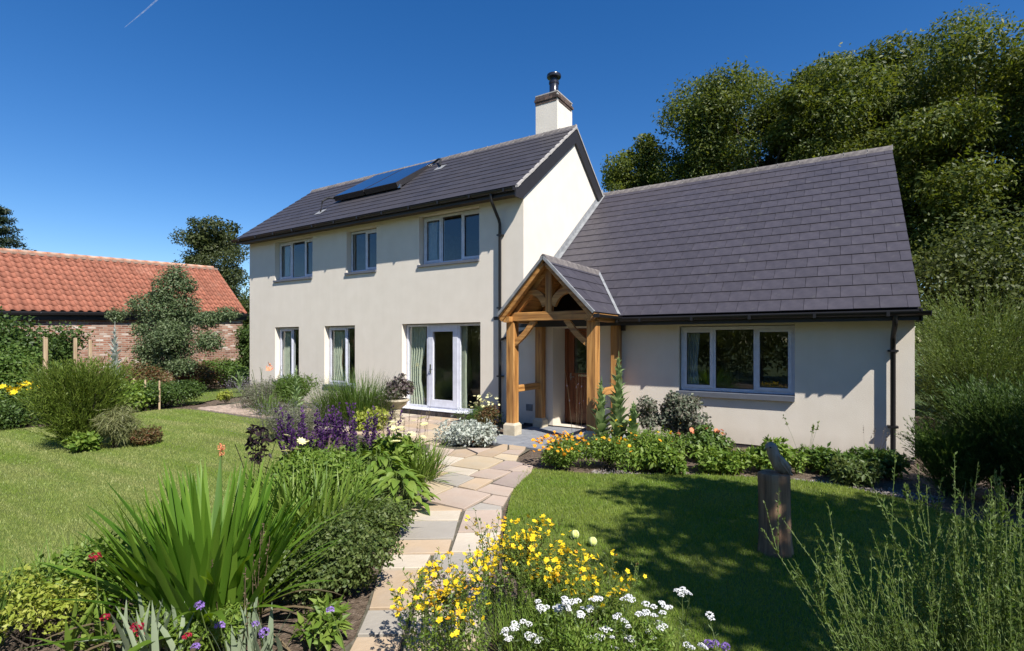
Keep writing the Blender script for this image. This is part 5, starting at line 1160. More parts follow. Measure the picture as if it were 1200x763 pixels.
t = plant('leafy_grass', 'bright green arching leaves right of the big sword-leaved clump', 'plant', (-3.95, 2.95, 0), [('leaves', 'bright', join(clump_blades((-3.95, 2.95), (.42, .36), 420, .70, .026, .55, 1.5, 207, 6), clump_blades((-4.5, 3.1), (.35, .3), 260, .7, .024, .5, 1.4, 208, 6)), 'stuff')])
t = plant('leafy_grass', 'soft green grassy plant at the path edge under the bare brown stems', 'plant', (-4.6, 4.85, 0), [('leaves', 'bright', clump_blades((-4.6, 4.85), (.3, .38), 420, .55, .018, .4, 1.0, 209, 5), 'stuff')])
bush('thyme_mound', 'dense low mound of tiny green leaves left of the path in the foreground', 'shrub', (-2.98, 2.42), (.50, .46), .46, 15000, .028, .018, 'thyme', 211, 24, br=(.10, .18), stems=10)
bush('thyme_mound', 'farther part of the low small-leaved edging along the left of the path', 'shrub', (-3.5, 3.15), (.42, .42), .36, 9000, .032, .018, 'thyme', 213, 18, br=(.10, .16))
for k in range(1):
    t = plant('dark_dahlia', 'near-black leafy dahlia standing above the sword-leaved clump', 'plant', (-5.7, 3.45, 0), [('stems', 'dark', tubes(arcs(*( lambda B, g: (B, g.random(5) * 6.28, .1 + .15 * g.random(5), .62 + .15 * g.random(5), .2 * g.random(5), 5))(*scatter(5, (-5.7, 3.45), (.08, .08), 215))), np.full((5, 5), .005)), 'stuff'),
        ('foliage', 'dark', foliage([(-5.7, 3.45, .75, .13, .13, .05), (-5.75, 3.5, .60, .15, .15, .07), (-5.62, 3.42, .48, .12, .12, .07)], 200, .07, .035, .6, .3, .1, 216), 'stuff')])
t = thing('poker_flower', 'single orange torch flower behind the tips of the sword leaves', 'flower', (-5.4, 2.9, 0)); m = MB(); m.tube([(-5.4, 2.9, 0), (-5.4, 2.9, .66)], [.008, .006], 6); m.build('stem', M['stem'], t); g = np.random.default_rng(2)
P = np.column_stack([-5.4 + .012 * g.normal(size=60), 2.9 + .012 * g.normal(size=60), .60 + .11 * g.random(60)]); np_obj('flower', *leaf_geo(P, unit(g.normal(size=(60, 3)) + [0, 0, -1]), g.normal(size=(60, 3)), .035, .012), M['f_salmon'], t, kind='stuff')
t = plant('day_lily', 'orange lily on a tall bare stem in front of the left end of the house', 'flower', (-11.7, 7.4, 0), [('stems', 'stem', tubes(arcs(*(lambda B, g: (B, g.random(7) * 6.28, .05 + .2 * g.random(7), .95 + .3 * g.random(7), .15 * g.random(7), 5))(*scatter(7, (-11.7, 7.4), (.2, .2), 217))), np.full((7, 5), .006)), 'stuff'),
    ('leaves', 'mid', clump_blades((-11.7, 7.4), (.2, .2), 90, .6, .022, .4, .9, 218), 'stuff')])
OR = petal_flower('flower', 'f_salmon', 6, .09, .05, .6)
flowers_on(t, [(-11.75, 7.45, 1.2), (-11.55, 7.35, 1.08), (-11.9, 7.5, 1.1)], OR, 'flower', (.9, 1.2), 8)

# the big sword-leaved clump: every leaf its own object
SW = thing('crocosmia_clump', 'large fan of upright sword-shaped bright green leaves in the left foreground', 'plant', (-3.42, 1.72, 0))
mes = []
for q in range(7):
    bend = (.05, .18, .35, .6, .9, .12, .28)[q]; V, F = blades(np.array([[0., 0, 0]]), np.array([0.]), np.array([0.02]), np.array([1.]), np.array([bend]), np.array([.036]), 9, .28); mes.append(np_mesh('leaf', V, F, M['sword'], True))
V, F = blades(np.array([[0., 0, 0]]), np.array([0.]), np.array([0.02]), np.array([1.]), np.array([1.3]), np.array([.03]), 9, .28); DRY = np_mesh('leaf', V, F, M['drystem'], True)
g = np.random.default_rng(77)
for i in range(240):
    a = g.uniform(0, 6.28); q = math.sqrt(g.random()); x = -3.42 + .36 * q * math.cos(a); y = 1.76 + .27 * q * math.sin(a)
    out = math.atan2(y - 1.76, x + 3.42); lean = .08 + .62 * q * g.random() + .08 * abs(g.normal()); s = g.uniform(.74, 1.10) * (1.0 - .1 * q)
    if g.random() < .12: lean += .35
    k = int(g.integers(0, 7)) if lean > .3 else int(g.choice([0, 1, 5, 6]))
    link('leaf', mes[k], SW, (x, y, -.01), (0, lean, out + g.uniform(-.5, .5)), (s, float(g.uniform(1.05, 1.75)), s))
for i in range(11):                                                  # withered leaves
    a = g.uniform(0, 6.28); s = g.uniform(.5, .85); link('leaf', mes[4], SW, (-3.42 + .3 * math.cos(a), 1.76 + .24 * math.sin(a), -.01), (0, g.uniform(.5, 1.1), a), (s, .8, s)).data = DRY
# stems with seed pods in the clump
P = arcs(*(lambda B, g: (B, g.random(9) * 6.28, .05 + .15 * g.random(9), .45 + .2 * g.random(9), .1 * g.random(9), 6))(*scatter(9, (-2.95, 1.72), (.30, .2), 221)))
np_obj('seed_stems', *join(tubes(P, np.full((9, 6), .003)), leaves_on(P, 16, .018, .012, 222, lo=.5, ang=2.0)), M['drystem'], SW, kind='stuff')

# foreground at the bottom left
bush('sedum', 'yellow-green open leafy plant left of the sword-leaved clump', 'plant', (-4.15, 1.45), (.50, .40), .50, 2300, .040, .024, 'bright', 231, 16, br=(.08, .16), stems=22)
bush('sedum', 'low open yellow-green leafy plant at the lower left corner', 'plant', (-4.0, 1.05), (.34, .30), .40, 1300, .035, .018, 'lime', 233, 12, br=(.07, .13), stems=16)
plant('sedge', 'upright dark green grassy tuft at the bottom left corner', 'plant', (-4.15, .82, 0), [('leaves', 'mid', clump_blades((-4.15, .82), (.14, .14), 150, .52, .010, .3, .8, 235, 5), 'stuff')])
def fg_iris(label, c, r, n, L, seed, mat='iris', W=.028):
    t = thing('iris', label, 'plant', (c[0], c[1], 0)); g = np.random.default_rng(seed); V, F = blades(np.array([[0., 0, 0]]), np.array([0.]), np.array([.02]), np.array([1.]), np.array([.2]), np.array([.09]), 6, .12); me = np_mesh('leaf', V, F, M[mat], True)
    V, F = blades(np.array([[0., 0, 0]]), np.array([0.]), np.array([.02]), np.array([1.]), np.array([.9]), np.array([.09]), 6, .12); me2 = np_mesh('leaf', V, F, M[mat], True)
    for i in range(n):
        a = g.uniform(0, 6.28); q = math.sqrt(g.random()); s = L * g.uniform(.6, 1.1)
        link('leaf', me if g.random() < .75 else me2, t, (c[0] + r[0] * q * math.cos(a), c[1] + r[1] * q * math.sin(a), 0), (0, float(abs(g.normal()) * .28), float(g.uniform(0, 6.28))), (s, W / .09 * g.uniform(.8, 1.2), s))
    return t
fg_iris('grey-green strap leaves at the bottom edge left of the purple scabious flowers', (-3.15, 1.35), (.22, .16), 30, .40, 241)
fg_iris('grey-green strap leaves at the bottom edge right of the purple scabious flowers', (-2.72, 1.62), (.20, .14), 30, .34, 243)
fg_iris('pale green strap leaves at the bottom edge nearest the left corner', (-3.55, 1.2), (.2, .15), 24, .36, 245, 'bright')
bush('leafy_perennial', 'bright pointed-leaf shoots on the bare soil at the bottom beside the path', 'plant', (-2.55, 1.98), (.15, .14), .24, 260, .09, .026, 'bright', 247, 5, up=.8, br=(.05, .08))
bush('leafy_perennial', 'mixed low greenery filling the bottom edge below the sword-leaved clump', 'plant', (-3.1, 1.55), (.75, .26), .24, 5200, .040, .013, 'bright', 249, 14, br=(.07, .12), up=.6)
def pom(nm, mat, r, n, seed, flat=.8, pr_=.3):
    g = np.random.default_rng(seed); D = unit(g.normal(size=(n, 3))); D[:, 2] = np.abs(D[:, 2]) * 1.0 - .25; D = unit(D); P = D * r * .72 * [1, 1, flat]
    return np_mesh(nm, *leaf_geo(P - 0, unit(np.cross(D, g.normal(size=(n, 3))) + D * .5), D, r * pr_ * 1.6, r * pr_ * 1.3), M[mat])
SCAB = pom('flower_head', 'f_mauve', .026, 70, 1); SWR = pom('flower_head', 'f_red', .030, 60, 2, .5)
def stemmed(name, label, heads, mesh_, cat='flower', stem='stem', r=.0035, group=None, spread=.05):
    """each flower head on a stem of its own"""
    c = np.array(heads).mean(0); t = thing(name, label, cat, (c[0], c[1], 0), group); m = MB(); g = np.random.default_rng(len(heads))
    for h in heads:
        b = (h[0] + g.normal() * spread, h[1] + g.normal() * spread, -.01); m.tube([b, ((b[0] + h[0]) / 2 + g.normal() * .012, (b[1] + h[1]) / 2, h[2] * .5), (h[0], h[1], h[2])], [r, r, r * .7], 5)
    m.build('stem', M[stem], t, kind='stuff')
    for h in heads: k = g.uniform(.75, 1.15); link('flower_head', mesh_, t, h, (float(g.normal() * .25), float(g.normal() * .25), float(g.uniform(0, 6))), (k, k, k))
    return t

bush('leafy_perennial', 'low yellow-green filler foliage between the lawn and the sword-leaved clump', 'plant', (-4.25, 2.15), (.42, .5), .38, 3600, .045, .020, 'bright', 251, 14, br=(.08, .14), up=.6)
plant('leafy_grass', 'thin grassy leaves at the left edge beside the yellow-green plants', 'plant', (-4.5, 1.3, 0), [('leaves', 'bright', clump_blades((-4.5, 1.3), (.35, .3), 320, .42, .009, .45, 1.0, 253, 5), 'stuff')])
B7 = np.column_stack([np.linspace(-24, 14, 60), -6.5 + .4 * R.normal(size=60), 1.3 + .3 * R.normal(size=60), np.full(60, .8), np.full(60, .7), np.full(60, 1.3)])
bush('undergrowth', 'dark green thicket beyond the field edge behind the right end of the wing', 'shrub', (6.5, 24), (5.5, 1.8), 5.2, 22000, .15, .10, 'treeB', 257, 34)
t = thing('added_hedge', 'long tall hedge added behind the photographer to darken the reflections in the windows', 'hedge', (-5, -6.5, 0)); np_obj('foliage', *foliage(B7, 26000, .17, .10, .3, .1, .5, 255, 0), M['treeA'], t, kind='stuff')  # unseen hedge added to darken what the window panes reflect
m = MB()
for x in np.linspace(-23, 13, 19): m.tube([(x, -6.5, -.1), (x + .1, -6.4, 1.2), (x, -6.5, 2.2)], [.06, .04, .01], 6)
m.build('trunks', M['bark'], t, kind='stuff')
stemmed('scabious', 'lilac-purple pompom flowers rising through the base of the sword-leaved clump', [(-2.88, 1.43, .36), (-2.79, 1.49, .25), (-2.63, 1.59, .26), (-2.86, 1.40, .16), (-2.60, 1.62, .21), (-2.35, 1.85, .30)], SCAB, 'flower')
stemmed('sweet_william', 'small crimson flower heads at the bottom left below the sword leaves', [(-3.15, 1.25, .25), (-3.3, 1.16, .3), (-3.16, 1.27, .2), (-3.55, 1.2, .55), (-2.95, 1.4, .19)], SWR, 'flower')
stemmed('scabious', 'lilac-purple flower head at the bottom edge right of the white yarrow', [(-.56, 2.90, .16), (-.52, 2.95, .13), (-.60, 2.93, .13)], SCAB, 'flower', spread=.02)

# st john's wort: hundreds of starry yellow flowers
STAR = petal_flower('flower', 'f_yellow', 5, .0165, .013, .1); ORST = petal_flower('flower', 'f_orange', 5, .015, .011, .3)
def wort(label, c, r, hs, n, nf, seed, hfun=None):
    t = thing('st_johns_wort', label, 'flowers', (c[0], c[1], 0)); B, g = scatter(n, c, r, seed); hh = hs[0] + (hs[1] - hs[0]) * g.random(n)
    if hfun: hh = hh * hfun(B[:, 0], B[:, 1])
    P = arcs(B, g.random(n) * 6.28, np.abs(g.normal(size=n)) * .16, hh, .25 * g.random(n), 6)
    np_obj('stems', *tubes(P, np.tile(np.linspace(1, .5, 6) * .0022, (n, 1))), M['stem'], t, kind='stuff')
    np_obj('leaves', *leaves_on(P, 40, .024, .010, seed + 1, lo=.1, ang=1.6), M['bright'], t, kind='stuff')
    # small side branches with buds and browned flowers near the tops
    i = g.integers(0, n, n * 3); S = P[i, 4] + .0; Q = arcs(S, g.random(n * 3) * 6.28, .3 + .5 * g.random(n * 3), .06 + .08 * g.random(n * 3), .2 * g.random(n * 3), 3)
    np_obj('twigs', *join(tubes(Q, np.full((n * 3, 3), .0012)), leaves_on(Q, 7, .014, .007, seed + 2, ang=1.5)), M['stem'], t, kind='stuff')
    np_obj('dry_flowers', *leaves_on(Q[: n], 5, .010, .008, seed + 3, lo=.6, ang=2), M['russet'], t, kind='stuff')
    for k in range(nf):
        p = Q[int(g.integers(0, len(Q))), 2] + g.normal(size=3) * .014; s = float(g.uniform(.8, 1.25))
        link('flower', STAR if g.random() < .93 else ORST, t, p, (float(g.normal() * .5), float(g.normal() * .5), float(g.uniform(0, 6.28))), (s, s, s))
    return t
wort('open clump of starry yellow flowers overhanging the right side of the path at the bottom', (-1.80, 2.17), (.27, .22), (.32, .62), 75, 280, 301)
wort('taller yellow-flowered clump behind the white yarrow at the edge of the lawn', (-1.66, 2.72), (.28, .20), (.42, .68), 80, 270, 303)
wort('lower yellow-flowered clump tailing off to the right beside the lawn', (-1.28, 2.80), (.30, .18), (.30, .52), 70, 180, 305)
plant('leafy_perennial', 'fine fresh green foliage filling the ground under the white yarrow', 'plant', (-1.2, 2.6, 0), [('leaves', 'bright', foliage(crown((-1.2, 2.55, .13), (.55, .30, .12), 26, (.07, .13), 307, 1, .2), 9000, .026, .009, .8, -.6, .1, 308, 0), 'stuff'), ('blades', 'bright', clump_blades((-1.2, 2.55), (.52, .28), 900, .30, .004, .3, .6, 309, 4), 'stuff')])
# yarrow heads
def yarrow_head(seed):
    g = np.random.default_rng(seed); V = []; F = []; o = 0
    for k in range(34):
        a = g.random() * 6.28; q = math.sqrt(g.random()); r = .020 * q; cx, cy, cz = r * math.cos(a), r * math.sin(a), .010 * (1 - q * q) + g.normal() * .001; s = .0042 * g.uniform(.8, 1.25)
        V += [(cx + s, cy, cz), (cx - s, cy, cz), (cx, cy + s, cz), (cx, cy - s, cz), (cx, cy, cz + s * .8), (cx, cy, cz - s)]
        F += [(o + x, o + y, o + z) for x, y, z in ((0, 2, 4), (2, 1, 4), (1, 3, 4), (3, 0, 4), (2, 0, 5), (1, 2, 5), (3, 1, 5), (0, 3, 5))]; o += 6
    return np_mesh('flower_head', V, F, M['f_white'])
YH = [yarrow_head(k) for k in range(4)]
def yarrow(label, tips, seed, sub=5):
    c = np.array(tips).mean(0); t = thing('yarrow', label, 'flowers', (c[0], c[1], 0)); g = np.random.default_rng(seed); m = MB(); paths = []
    for h in tips:
        h = np.array(h); b = np.array([h[0] + g.normal() * .05, h[1] + g.normal() * .05, -.01]); mid = (b + h) / 2 + [g.normal() * .015, g.normal() * .015, 0]; m.tube([b, mid, h - [0, 0, .04]], [.0035, .003, .0024], 5)
        paths.append([b, (b + mid) / 2, mid, (mid + h) / 2, h - [0, 0, .04]])
        for k in range(int(g.integers(2, sub + 1))):
            a = g.uniform(0, 6.28); q = .0 if k == 0 else g.uniform(.022, .045); p = h + np.array([q * math.cos(a), q * math.sin(a), g.uniform(-.02, .004) if k else .0]); m.tube([h - [0, 0, .045], p - [0, 0, .006]], [.0018, .0012], 4)
            s = float(g.uniform(.75, 1.15)); link('flower_head', YH[int(g.integers(0, 4))], t, p, (float(g.normal() * .15), float(g.normal() * .15), a), (s, s, s))
    m.build('stem', M['stem'], t, kind='stuff'); np_obj('leaves', *leaves_on(np.array(paths), 26, .035, .007, seed, lo=.05, ang=.9), M['mull'], t, kind='stuff'); return t
yarrow('dense cluster of white yarrow heads in the middle of the bottom edge', [(-1.26, 2.46, .35), (-1.17, 2.52, .32), (-1.32, 2.42, .35), (-1.24, 2.47, .40), (-1.22, 2.53, .36), (-1.29, 2.50, .33), (-1.14, 2.58, .33), (-1.10, 2.56, .40), (-1.36, 2.40, .38)], 311)
yarrow('low white yarrow heads at the bottom beside the yellow flowers', [(-1.47, 2.32, .25), (-1.38, 2.38, .20), (-1.51, 2.30, .21), (-1.43, 2.36, .27), (-1.09, 2.56, .20), (-1.28, 2.44, .12)], 313)
yarrow('loose white yarrow stems between the dense cluster and the tallest stem', [(-1.01, 2.61, .30), (-.97, 2.64, .28), (-.95, 2.65, .41), (-.96, 2.65, .19), (-1.01, 2.62, .13), (-1.04, 2.60, .23), (-.92, 2.67, .14)], 315)
yarrow('tallest white yarrow stems standing against the shaded lawn', [(-.71, 2.81, .45), (-.68, 2.83, .42), (-.84, 2.73, .35), (-.79, 2.75, .36), (-.87, 2.70, .33), (-.79, 2.76, .25), (-.86, 2.71, .22), (-.69, 2.82, .15)], 317)
yarrow('single white yarrow stem farthest right above a purple flower', [(-.58, 2.89, .29), (-.61, 2.87, .14)], 319, 2)

# --- patio bed by the porch
bush('wall_shrub', 'dark green fine-leaved shrub under the right pane of the french doors', 'shrub', (-6.15, 8.6), (.62, .42), .42, 3800, .04, .012, 'mid', 321, 12)
bush('dusty_miller', 'mound of silver-white leaves at the corner where path and patio meet', 'plant', (-5.55, 7.15), (.62, .40), .33, 4200, .06, .03, 'silver', 323, 14, up=.6)
bush('bedding_plants', 'low dark reddish bedding at the edge of the porch paving', 'plant', (-5.25, 7.2), (.22, .35), .18, 900, .04, .02, 'russet', 325, 6)
PFL = petal_flower('flower', 'f_pale', 6, .035, .026, .2)
t = bush('flowering_shrub', 'pale cream and pink flowered shrub beside the porch downpipe', 'flowers', (-5.75, 8.15), (.30, .26), .72, 1900, .045, .02, 'russet', 327, 8)
g = np.random.default_rng(8); flowers_on(t, [(-5.75 + g.uniform(-.28, .28), 8.12 + g.uniform(-.22, .22), g.uniform(.5, .78)) for _ in range(46)], PFL, 'flower', (.7, 1.2), 11)
# --- bed along the wing
MAR = petal_flower('flower', 'f_orange', 11, .036, .016, .15, rings=2); MARY = petal_flower('flower', 'f_yellow', 11, .036, .016, .15, rings=2)
t = bush('marigolds', 'mass of orange marigold flowers at the corner of the path and the wing bed', 'flowers', (-3.35, 6.55), (.42, .40), .40, 4200, .045, .016, 'bright', 331, 14, up=.5)
flowers_on(t, [(-3.35 + q * math.cos(a) * .42, 6.55 + q * math.sin(a) * .42, .44 - .16 * q * q + g.uniform(-.04, .06)) for q, a in [(math.sqrt(g.random()), g.uniform(0, 6.28)) for _ in range(120)]], MAR, 'flower', (.55, .95), 12)
t = bush('marigolds', 'sparser orange and yellow marigolds among green leaves right of the dense patch', 'flowers', (-2.75, 6.85), (.45, .36), .42, 4000, .05, .018, 'bright', 333, 14, up=.5)
flowers_on(t, [(-2.75 + g.uniform(-.45, .45), 6.85 + g.uniform(-.34, .34), g.uniform(.32, .50)) for _ in range(20)], MAR, 'flower', (.5, .85), 13); flowers_on(t, [(-2.75 + g.uniform(-.45, .45), 6.85 + g.uniform(-.34, .34), g.uniform(.32, .5)) for _ in range(8)], MARY, 'flower', (.5, .9), 14)
rosette_spire('taller of the two leafy mullein spires in front of the right porch post', (-2.98, 7.85), 1.62, .3, 'mull', 341, 64, .36, .15)
rosette_spire('shorter leafy mullein spire left of the tall one by the porch', (-3.22, 7.72), 1.22, .3, 'mull', 343, 48, .33, .14)
rosette_spire('short third mullein with broad leaves at the foot of the tall spires', (-2.72, 7.8), .85, .3, 'mull', 345, 30, .30, .15)
spikes_plant('teasel', 'thin dry branching stems with small pale seed heads standing before the front door', (-3.45, 7.3), (.10, .10), 1.32, 7, 'lavleaf', 'f_lav', 347, 160, (.05, .02), (.035, .006), folh=.15, stem='drystem', lean=.12, dens=14)
bush('grey_shrub', 'rounded grey-green and purplish leaved shrub below the left end of the wing window', 'shrub', (-2.25, 8.75), (.48, .42), 1.12, 4600, .055, .038, 'greyg', 351, 18, br=(.12, .22))
bush('grey_shrub', 'smaller pale stemmed shrub between the mulleins and the rounded grey shrub', 'shrub', (-2.72, 8.6), (.28, .26), .95, 1500, .05, .032, 'greyg', 353, 9, br=(.08, .14))
t = bush('leafy_perennial', 'leafy green plants with a few yellow daisies in front of the grey shrub', 'flowers', (-2.35, 7.45), (.50, .42), (.46), 2600, .065, .020, 'bright', 355, 16, up=.6)
flowers_on(t, [(-2.35 + g.uniform(-.5, .4), 7.45 + g.uniform(-.4, .3), g.uniform(.42, .72)) for _ in range(10)], MARY, 'flower', (.55, .9), 15); flowers_on(t, [(-2.35 + g.uniform(-.4, .5), 7.3 + g.uniform(-.3, .3), g.uniform(.3, .55)) for _ in range(6)], MAR, 'flower', (.5, .9), 16)
GER = petal_flower('flower', 'f_salmon', 8, .035, .022, .2, rings=2)
t = bush('geranium', 'red-flowered geranium below the middle of the grey shrub', 'flowers', (-1.75, 8.1), (.42, .36), .45, 3400, .06, .04, 'mid', 357, 12, up=.6); flowers_on(t, [(-1.75 + g.uniform(-.4, .4), 8.0 + g.uniform(-.35, .2), g.uniform(.38, .52)) for _ in range(12)], GER, 'flower', (.8, 1.2), 17)
for k, (x, y, r, h, mt_, lab) in enumerate(((-1.45, 7.55, .46, .32, 'bright', 'leafy green weeds at the wall foot left of the carved log'), (-.75, 7.95, .46, .36, 'bright', 'leafy green weeds at the wall foot directly behind the carved log'), (-.05, 8.25, .42, .28, 'mid', 'leafy green weeds at the wall foot just right of the carved log'), (.5, 8.4, .40, .30, 'mid', 'low green weeds near the wing downpipe'), (-2.05, 7.05, .42, .30, 'bright', 'low bright foliage along the lawn edge below the yellow daisies'), (.15, 7.85, .40, .22, 'thyme', 'sparse low plants on bare soil at the lawn edge near the broom'))):
    bush('leafy_weeds', lab, 'plants', (x, y), (r, r * .8), h, 2300, .080, .034, mt_, 361 + 2 * k, 13, up=.6, br=(.08, .17), stems=16)
broom_like = spikes_plant('tall_weed', 'thin tall weed with small leaves standing against the wing wall right of the carved log', (-.42, 8.5), (.05, .05), .72, 4, 'bright', 'bright', 381, 200, (.04, .015), (.2, .02), folh=.6, individually=False, dens=18, stem='stem')
spikes_plant('tall_weed', 'thin dry weed stems against the wall left of the wing downpipe', (.35, 8.9), (.12, .1), .62, 7, 'greyg', 'drystem', 383, 160, (.03, .01), (.12, .01), folh=.5, individually=False, dens=14, stem='drystem')
# pebbles along the lawn edge
g = np.random.default_rng(12); V = []; F = []; o = 0
for k in range(1500):
    u = g.random(); x = -2.9 + 3.9 * u; y = 6.55 + .95 * min(1, u * 1.5) + g.normal() * .10 + .1; s = g.uniform(.006, .017)
    V += [(x + s, y, .0), (x - s * .9, y + s * .2, .0), (x, y + s, .0), (x + s * .1, y - s, .0), (x, y, s * .7)]; V[-1] = (x, y, s * .5 - .02); V[-5:-1] = [(a, b_, -.03) for a, b_, c_ in V[-5:-1]]
    F += [(o, o + 2, o + 4), (o + 2, o + 1, o + 4), (o + 1, o + 3, o + 4), (o + 3, o, o + 4)]; o += 5
tag(np_obj('gravel', V, F, noise_mat('grey_stones', [(.14, .12, .11), (.30, .27, .25)], scale=12, island=.3), kind='stuff'), 'loose grey stones and bark on the soil edge between the lawn and the wing bed', 'gravel')

# --- brooms on the right
broom('tall broom bush at the right edge behind the corner of the wing', (2.15, 11.8), 1.25, 2.8, 1500, 401, 'fluff', w=.004, per=12, leaf=(.055, .016), lean=.6, fluffy=True)
broom('feathery broom bush just beyond the right corner of the wing', (1.85, 10.5), .85, 2.0, 1300, 403, 'fluff', w=.0035, per=12, leaf=(.045, .013), lean=.6, fluffy=True)
broom('dark shaded broom bush at the right edge beside the lawn', (1.75, 7.7), .85, 1.35, 1700, 405, 'hedge', w=.004, per=18, leaf=(.045, .012), lean=.4)
broom('low broom in shade at the end of the wing bed', (1.10, 7.75), .45, .85, 900, 407, 'mid', w=.003, per=14, leaf=(.035, .010), lean=.42)
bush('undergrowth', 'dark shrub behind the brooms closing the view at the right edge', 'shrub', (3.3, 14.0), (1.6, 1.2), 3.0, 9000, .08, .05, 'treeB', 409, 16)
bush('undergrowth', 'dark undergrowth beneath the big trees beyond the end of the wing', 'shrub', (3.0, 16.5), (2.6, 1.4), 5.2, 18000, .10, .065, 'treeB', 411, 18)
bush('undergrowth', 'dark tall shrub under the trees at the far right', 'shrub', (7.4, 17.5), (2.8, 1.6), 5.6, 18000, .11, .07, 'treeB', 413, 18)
def whips(label, base, rx, ry, n, seed, lens, lean, az0, azs, wmul=1):
    t = thing('broom_shoots', label, 'bush', (base[0], base[1], 0)); B, g = scatter(n, base, (rx, ry), seed); az = az0 + g.normal(size=n) * azs; Ls = lens[0] + (lens[1] - lens[0]) * g.random(n)
    P = arcs(B, az, lean[0] + (lean[1] - lean[0]) * g.random(n), Ls, -.25 * g.random(n) + .1, 10); np_obj('twigs', *tubes(P, np.tile(np.linspace(1.15, .4, 10) * .0028 * wmul, (n, 1)), 4), M['greenwhip'], t, kind='stuff')
    i = np.repeat(np.arange(n), 5); j = g.integers(3, 9, len(i)); S = P[i, j]; sd_ = P[i, np.minimum(j + 1, 9)] - P[i, j]; a2 = np.arctan2(sd_[:, 1], sd_[:, 0]) + g.normal(size=len(i)) * .6
    Q = arcs(S, a2, lean[0] + .25 * g.normal(size=len(i)), .10 + .22 * g.random(len(i)), .1 * g.random(len(i)) - .1, 5); np_obj('side_twigs', *tubes(Q, np.tile(np.linspace(1, .5, 5) * .0016 * wmul, (len(i), 1))), M['greenwhip'], t, kind='stuff')
    np_obj('leaves', *join(leaves_on(P, 120, .020, .0065, seed + 1, lo=.25, ang=.8), leaves_on(Q, 30, .018, .006, seed + 2, lo=.0, ang=.8)), M['broomfg'], t, kind='stuff'); return t
M['greenwhip'] = leaf_mat('broom_twig', [(.11, .17, .045), (.17, .22, .08)], .1); M['broomfg'] = leaf_mat('broom_leaf_near', [(.07, .13, .02), (.11, .17, .035), (.17, .22, .07)], .35)
whips('tall pale green broom shoots in the right foreground, right-hand group', (.58, 2.68), .24, .18, 80, 421, (.75, 1.26), (.03, .34), -2.5, 1.2)
whips('long broom shoots leaning left across the shaded lawn in the right foreground', (.42, 2.58), .20, .15, 50, 423, (.55, 1.15), (.25, .62), -2.6, .4)

# --- carved log with a bird
LG = thing('carved_log', 'upright weathered log with a carved wooden bird on top standing on the shaded lawn', 'sculpture', (-.47, 4.86, 0))
g = np.random.default_rng(4); V = []; nseg = 28; F = []
zs = [-.03, .02, .10, .25, .45, .60, .655, .665]
ph = g.random(6) * 6.28
for z in zs:
    for k in range(nseg):
        a = 2 * math.pi * k / nseg; r = .120 + .010 * math.sin(2 * a + ph[0]) + .006 * math.sin(5 * a + ph[1]) + .004 * math.sin(9 * a + ph[2] + z * 3) + .020 * math.exp(-max(z, 0) / .08)
        for ca in (3.75, 4.4, 5.3): r -= .016 * math.exp(-((a - ca - .05 * math.sin(z * 6)) / .06) ** 2)
        if z > .66: r -= .008
        V.append((-.47 + r * math.cos(a) + .02 * (z / .66 - 1) * -.6, 4.86 + r * math.sin(a), z + .004 * math.sin(3 * a)))
for i in range(len(zs) - 1):
    for k in range(nseg): F.append((i * nseg + k, i * nseg + (k + 1) % nseg, (i + 1) * nseg + (k + 1) % nseg, (i + 1) * nseg + k))
m = MB(); m.add(V, F + [tuple((len(zs) - 1) * nseg + k for k in range(nseg))]); o = m.build('log', M['log'], LG); smooth_auto(o, 45)
# bird: body leaning from tail (low right) to head (high left), closed wings, beak
ax = np.array([.844, .536, 0]); ay = np.array([-.536, .844, 0]); c0 = np.array([-.455, 4.86, .66])
sec = [(.045, .004, .055, .040), (.045, .040, .078, .060), (.034, .080, .086, .068), (.014, .120, .080, .068), (-.010, .158, .066, .060), (-.028, .186, .052, .050), (-.038, .208, .050, .050), (-.042, .234, .046, .048), (-.040, .254, .028, .030), (-.039, .262, .004, .004)]
V = []; F = []; n = 20
for s_, z, rx, ry in sec:
    for k in range(n):
        a = 2 * math.pi * k / n; wing = 1 + .10 * math.exp(-((abs(math.sin(a)) - .8) / .2) ** 2) * (1 if .04 < z < .17 else 0)
        p = c0 + ax * (s_ + rx * math.cos(a)) + ay * (ry * math.sin(a) * wing) + np.array([0, 0, z - .35 * rx * math.cos(a) * (1 if z < .2 else .2)]); V.append(tuple(p))
for i in range(len(sec) - 1):
    for k in range(n): F.append((i * n + k, i * n + (k + 1) % n, (i + 1) * n + (k + 1) % n, (i + 1) * n + k))
m = MB(); m.add(V, F + [tuple(range(n))[::-1], tuple((len(sec) - 1) * n + k for k in range(n))])
bird = m.build('bird', M['bird'], LG); smooth_auto(bird, 60)
m = MB(); b0 = c0 + ax * -.086 + np.array([0, 0, .216]); m.tube([tuple(b0 + ax * .02), tuple(b0), tuple(b0 - ax * .016 + np.array([0, 0, -.016]))], [.013, .009, .002], 8); m.build('beak', M['bird'], bird)
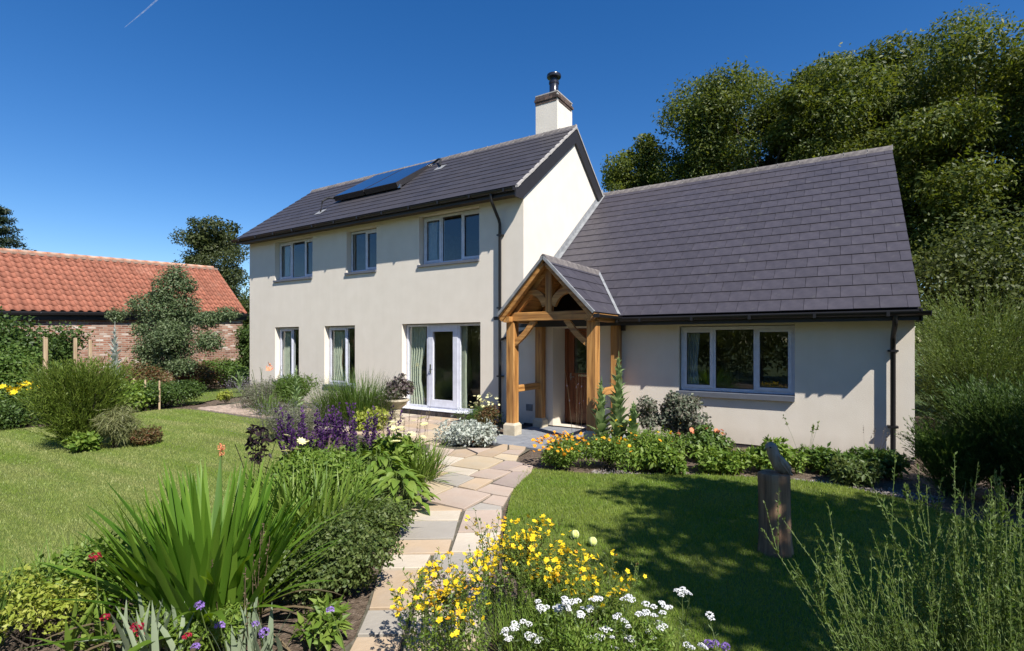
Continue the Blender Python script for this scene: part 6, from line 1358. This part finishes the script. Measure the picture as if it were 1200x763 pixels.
for s in (-1, 1):
    m = MB(); e = c0 + ax * -.068 + ay * s * .038 + np.array([0, 0, .225]); m.lathe([(.0, -.006), (.006, -.004), (.008, 0), (.006, .004), (.0, .006)], tuple(e), 10); m.build('eye', M['black'], bird)
    w_ = MB(); pts = [c0 + ax * x + ay * s * yy + np.array([0, 0, z]) for x, yy, z in ((-.02, .066, .165), (.015, .074, .12), (.05, .068, .07), (.10, .040, -.005), (.07, .056, .02), (.025, .070, .07), (-.01, .070, .12))]; m2_ = [p + ay * s * .009 for p in pts]
    w_.add([tuple(p) for p in pts] + [tuple(p) for p in m2_], [tuple(range(7)), tuple(range(7, 14))[::-1]] + [(i, (i + 1) % 7, 7 + (i + 1) % 7, 7 + i) for i in range(7)]); w_.build('wing', M['bird'], bird)
m = MB(); m.beam(tuple(c0 + ax * .075 + np.array([0, 0, .03])), tuple(c0 + ax * .13 + np.array([0, 0, -.012])), .05, .018, (0, 0, 1), .005, .8); m.build('tail', M['bird'], bird)
# tennis balls with their seam
mt, nt, b = nodes_of('tennis_felt'); b.inputs['Roughness'].default_value = 1; mp = coord(nt); nn = N(nt, 'ShaderNodeTexNoise', Scale=300.0); nt.links.new(mp.outputs[0], nn.inputs[0]); r_ = ramp(nt, [(.3, (.50, .58, .14)), (.7, (.66, .72, .24))]); nt.links.new(nn.outputs[0], r_.inputs[0]); nt.links.new(r_.outputs[0], b.inputs['Base Color'])
for x, y, lab in ((-2.0, 4.20, 'yellow-green tennis ball on the sunlit lawn, farther from the shade'), (-1.80, 4.13, 'yellow-green tennis ball on the lawn, nearer the edge of the shade')):
    m = MB(); R0 = .036; m.lathe([(R0 * math.sin(math.pi * k / 14) + .0001, -R0 * math.cos(math.pi * k / 14)) for k in range(15)], (x, y, R0 + .012), 24); tb = m.build('tennis_ball', mt); tag(tb, lab, 'ball', 'tennis balls on the lawn')
    for p in tb.data.polygons: p.use_smooth = True
    pth = []
    for k in range(49):
        q = 2 * math.pi * k / 48; A_, B_ = .44, .44; v = Vector((math.cos(q) * (1 - A_ * .0) * .75 + .25 * math.cos(3 * q), math.sin(q) * .75 - .25 * math.sin(3 * q), .866 * math.sin(2 * q))).normalized() * (R0 + .0006); pth.append(Vector((x, y, R0 + .012)) + v)
    m = MB(); m.tube(pth, .0013, 5); m.build('seam', M['f_white'], tb)
# aircraft trail high in the sky
mt, nt, b = nodes_of('vapour'); nt.nodes.remove(b); d_ = N(nt, 'ShaderNodeBsdfDiffuse'); d_.inputs[0].default_value = (.9, .9, .9, 1); tr = N(nt, 'ShaderNodeBsdfTransparent'); ms = N(nt, 'ShaderNodeMixShader'); mp = coord(nt, (.02, .02, .02)); nn = N(nt, 'ShaderNodeTexNoise', Scale=2.0); nt.links.new(mp.outputs[0], nn.inputs[0]); r_ = ramp(nt, [(.3, (.05,) * 3), (.8, (.2,) * 3)]); nt.links.new(nn.outputs[0], r_.inputs[0]); nt.links.new(r_.outputs[0], ms.inputs[0]); nt.links.new(tr.outputs[0], ms.inputs[1]); nt.links.new(d_.outputs[0], ms.inputs[2]); nt.links.new(ms.outputs[0], nt.nodes['Material Output'].inputs[0])
m = MB(); m.tube([(-5844, 2211, 3048), (-5691, 2308, 3197), (-5551, 2397, 3345), (-5400, 2490, 3490)], [2, 5, 7, 8], 8)
tag(m.build('contrail', mt), 'thin white aircraft vapour trail in the blue sky at the top left', 'contrail')
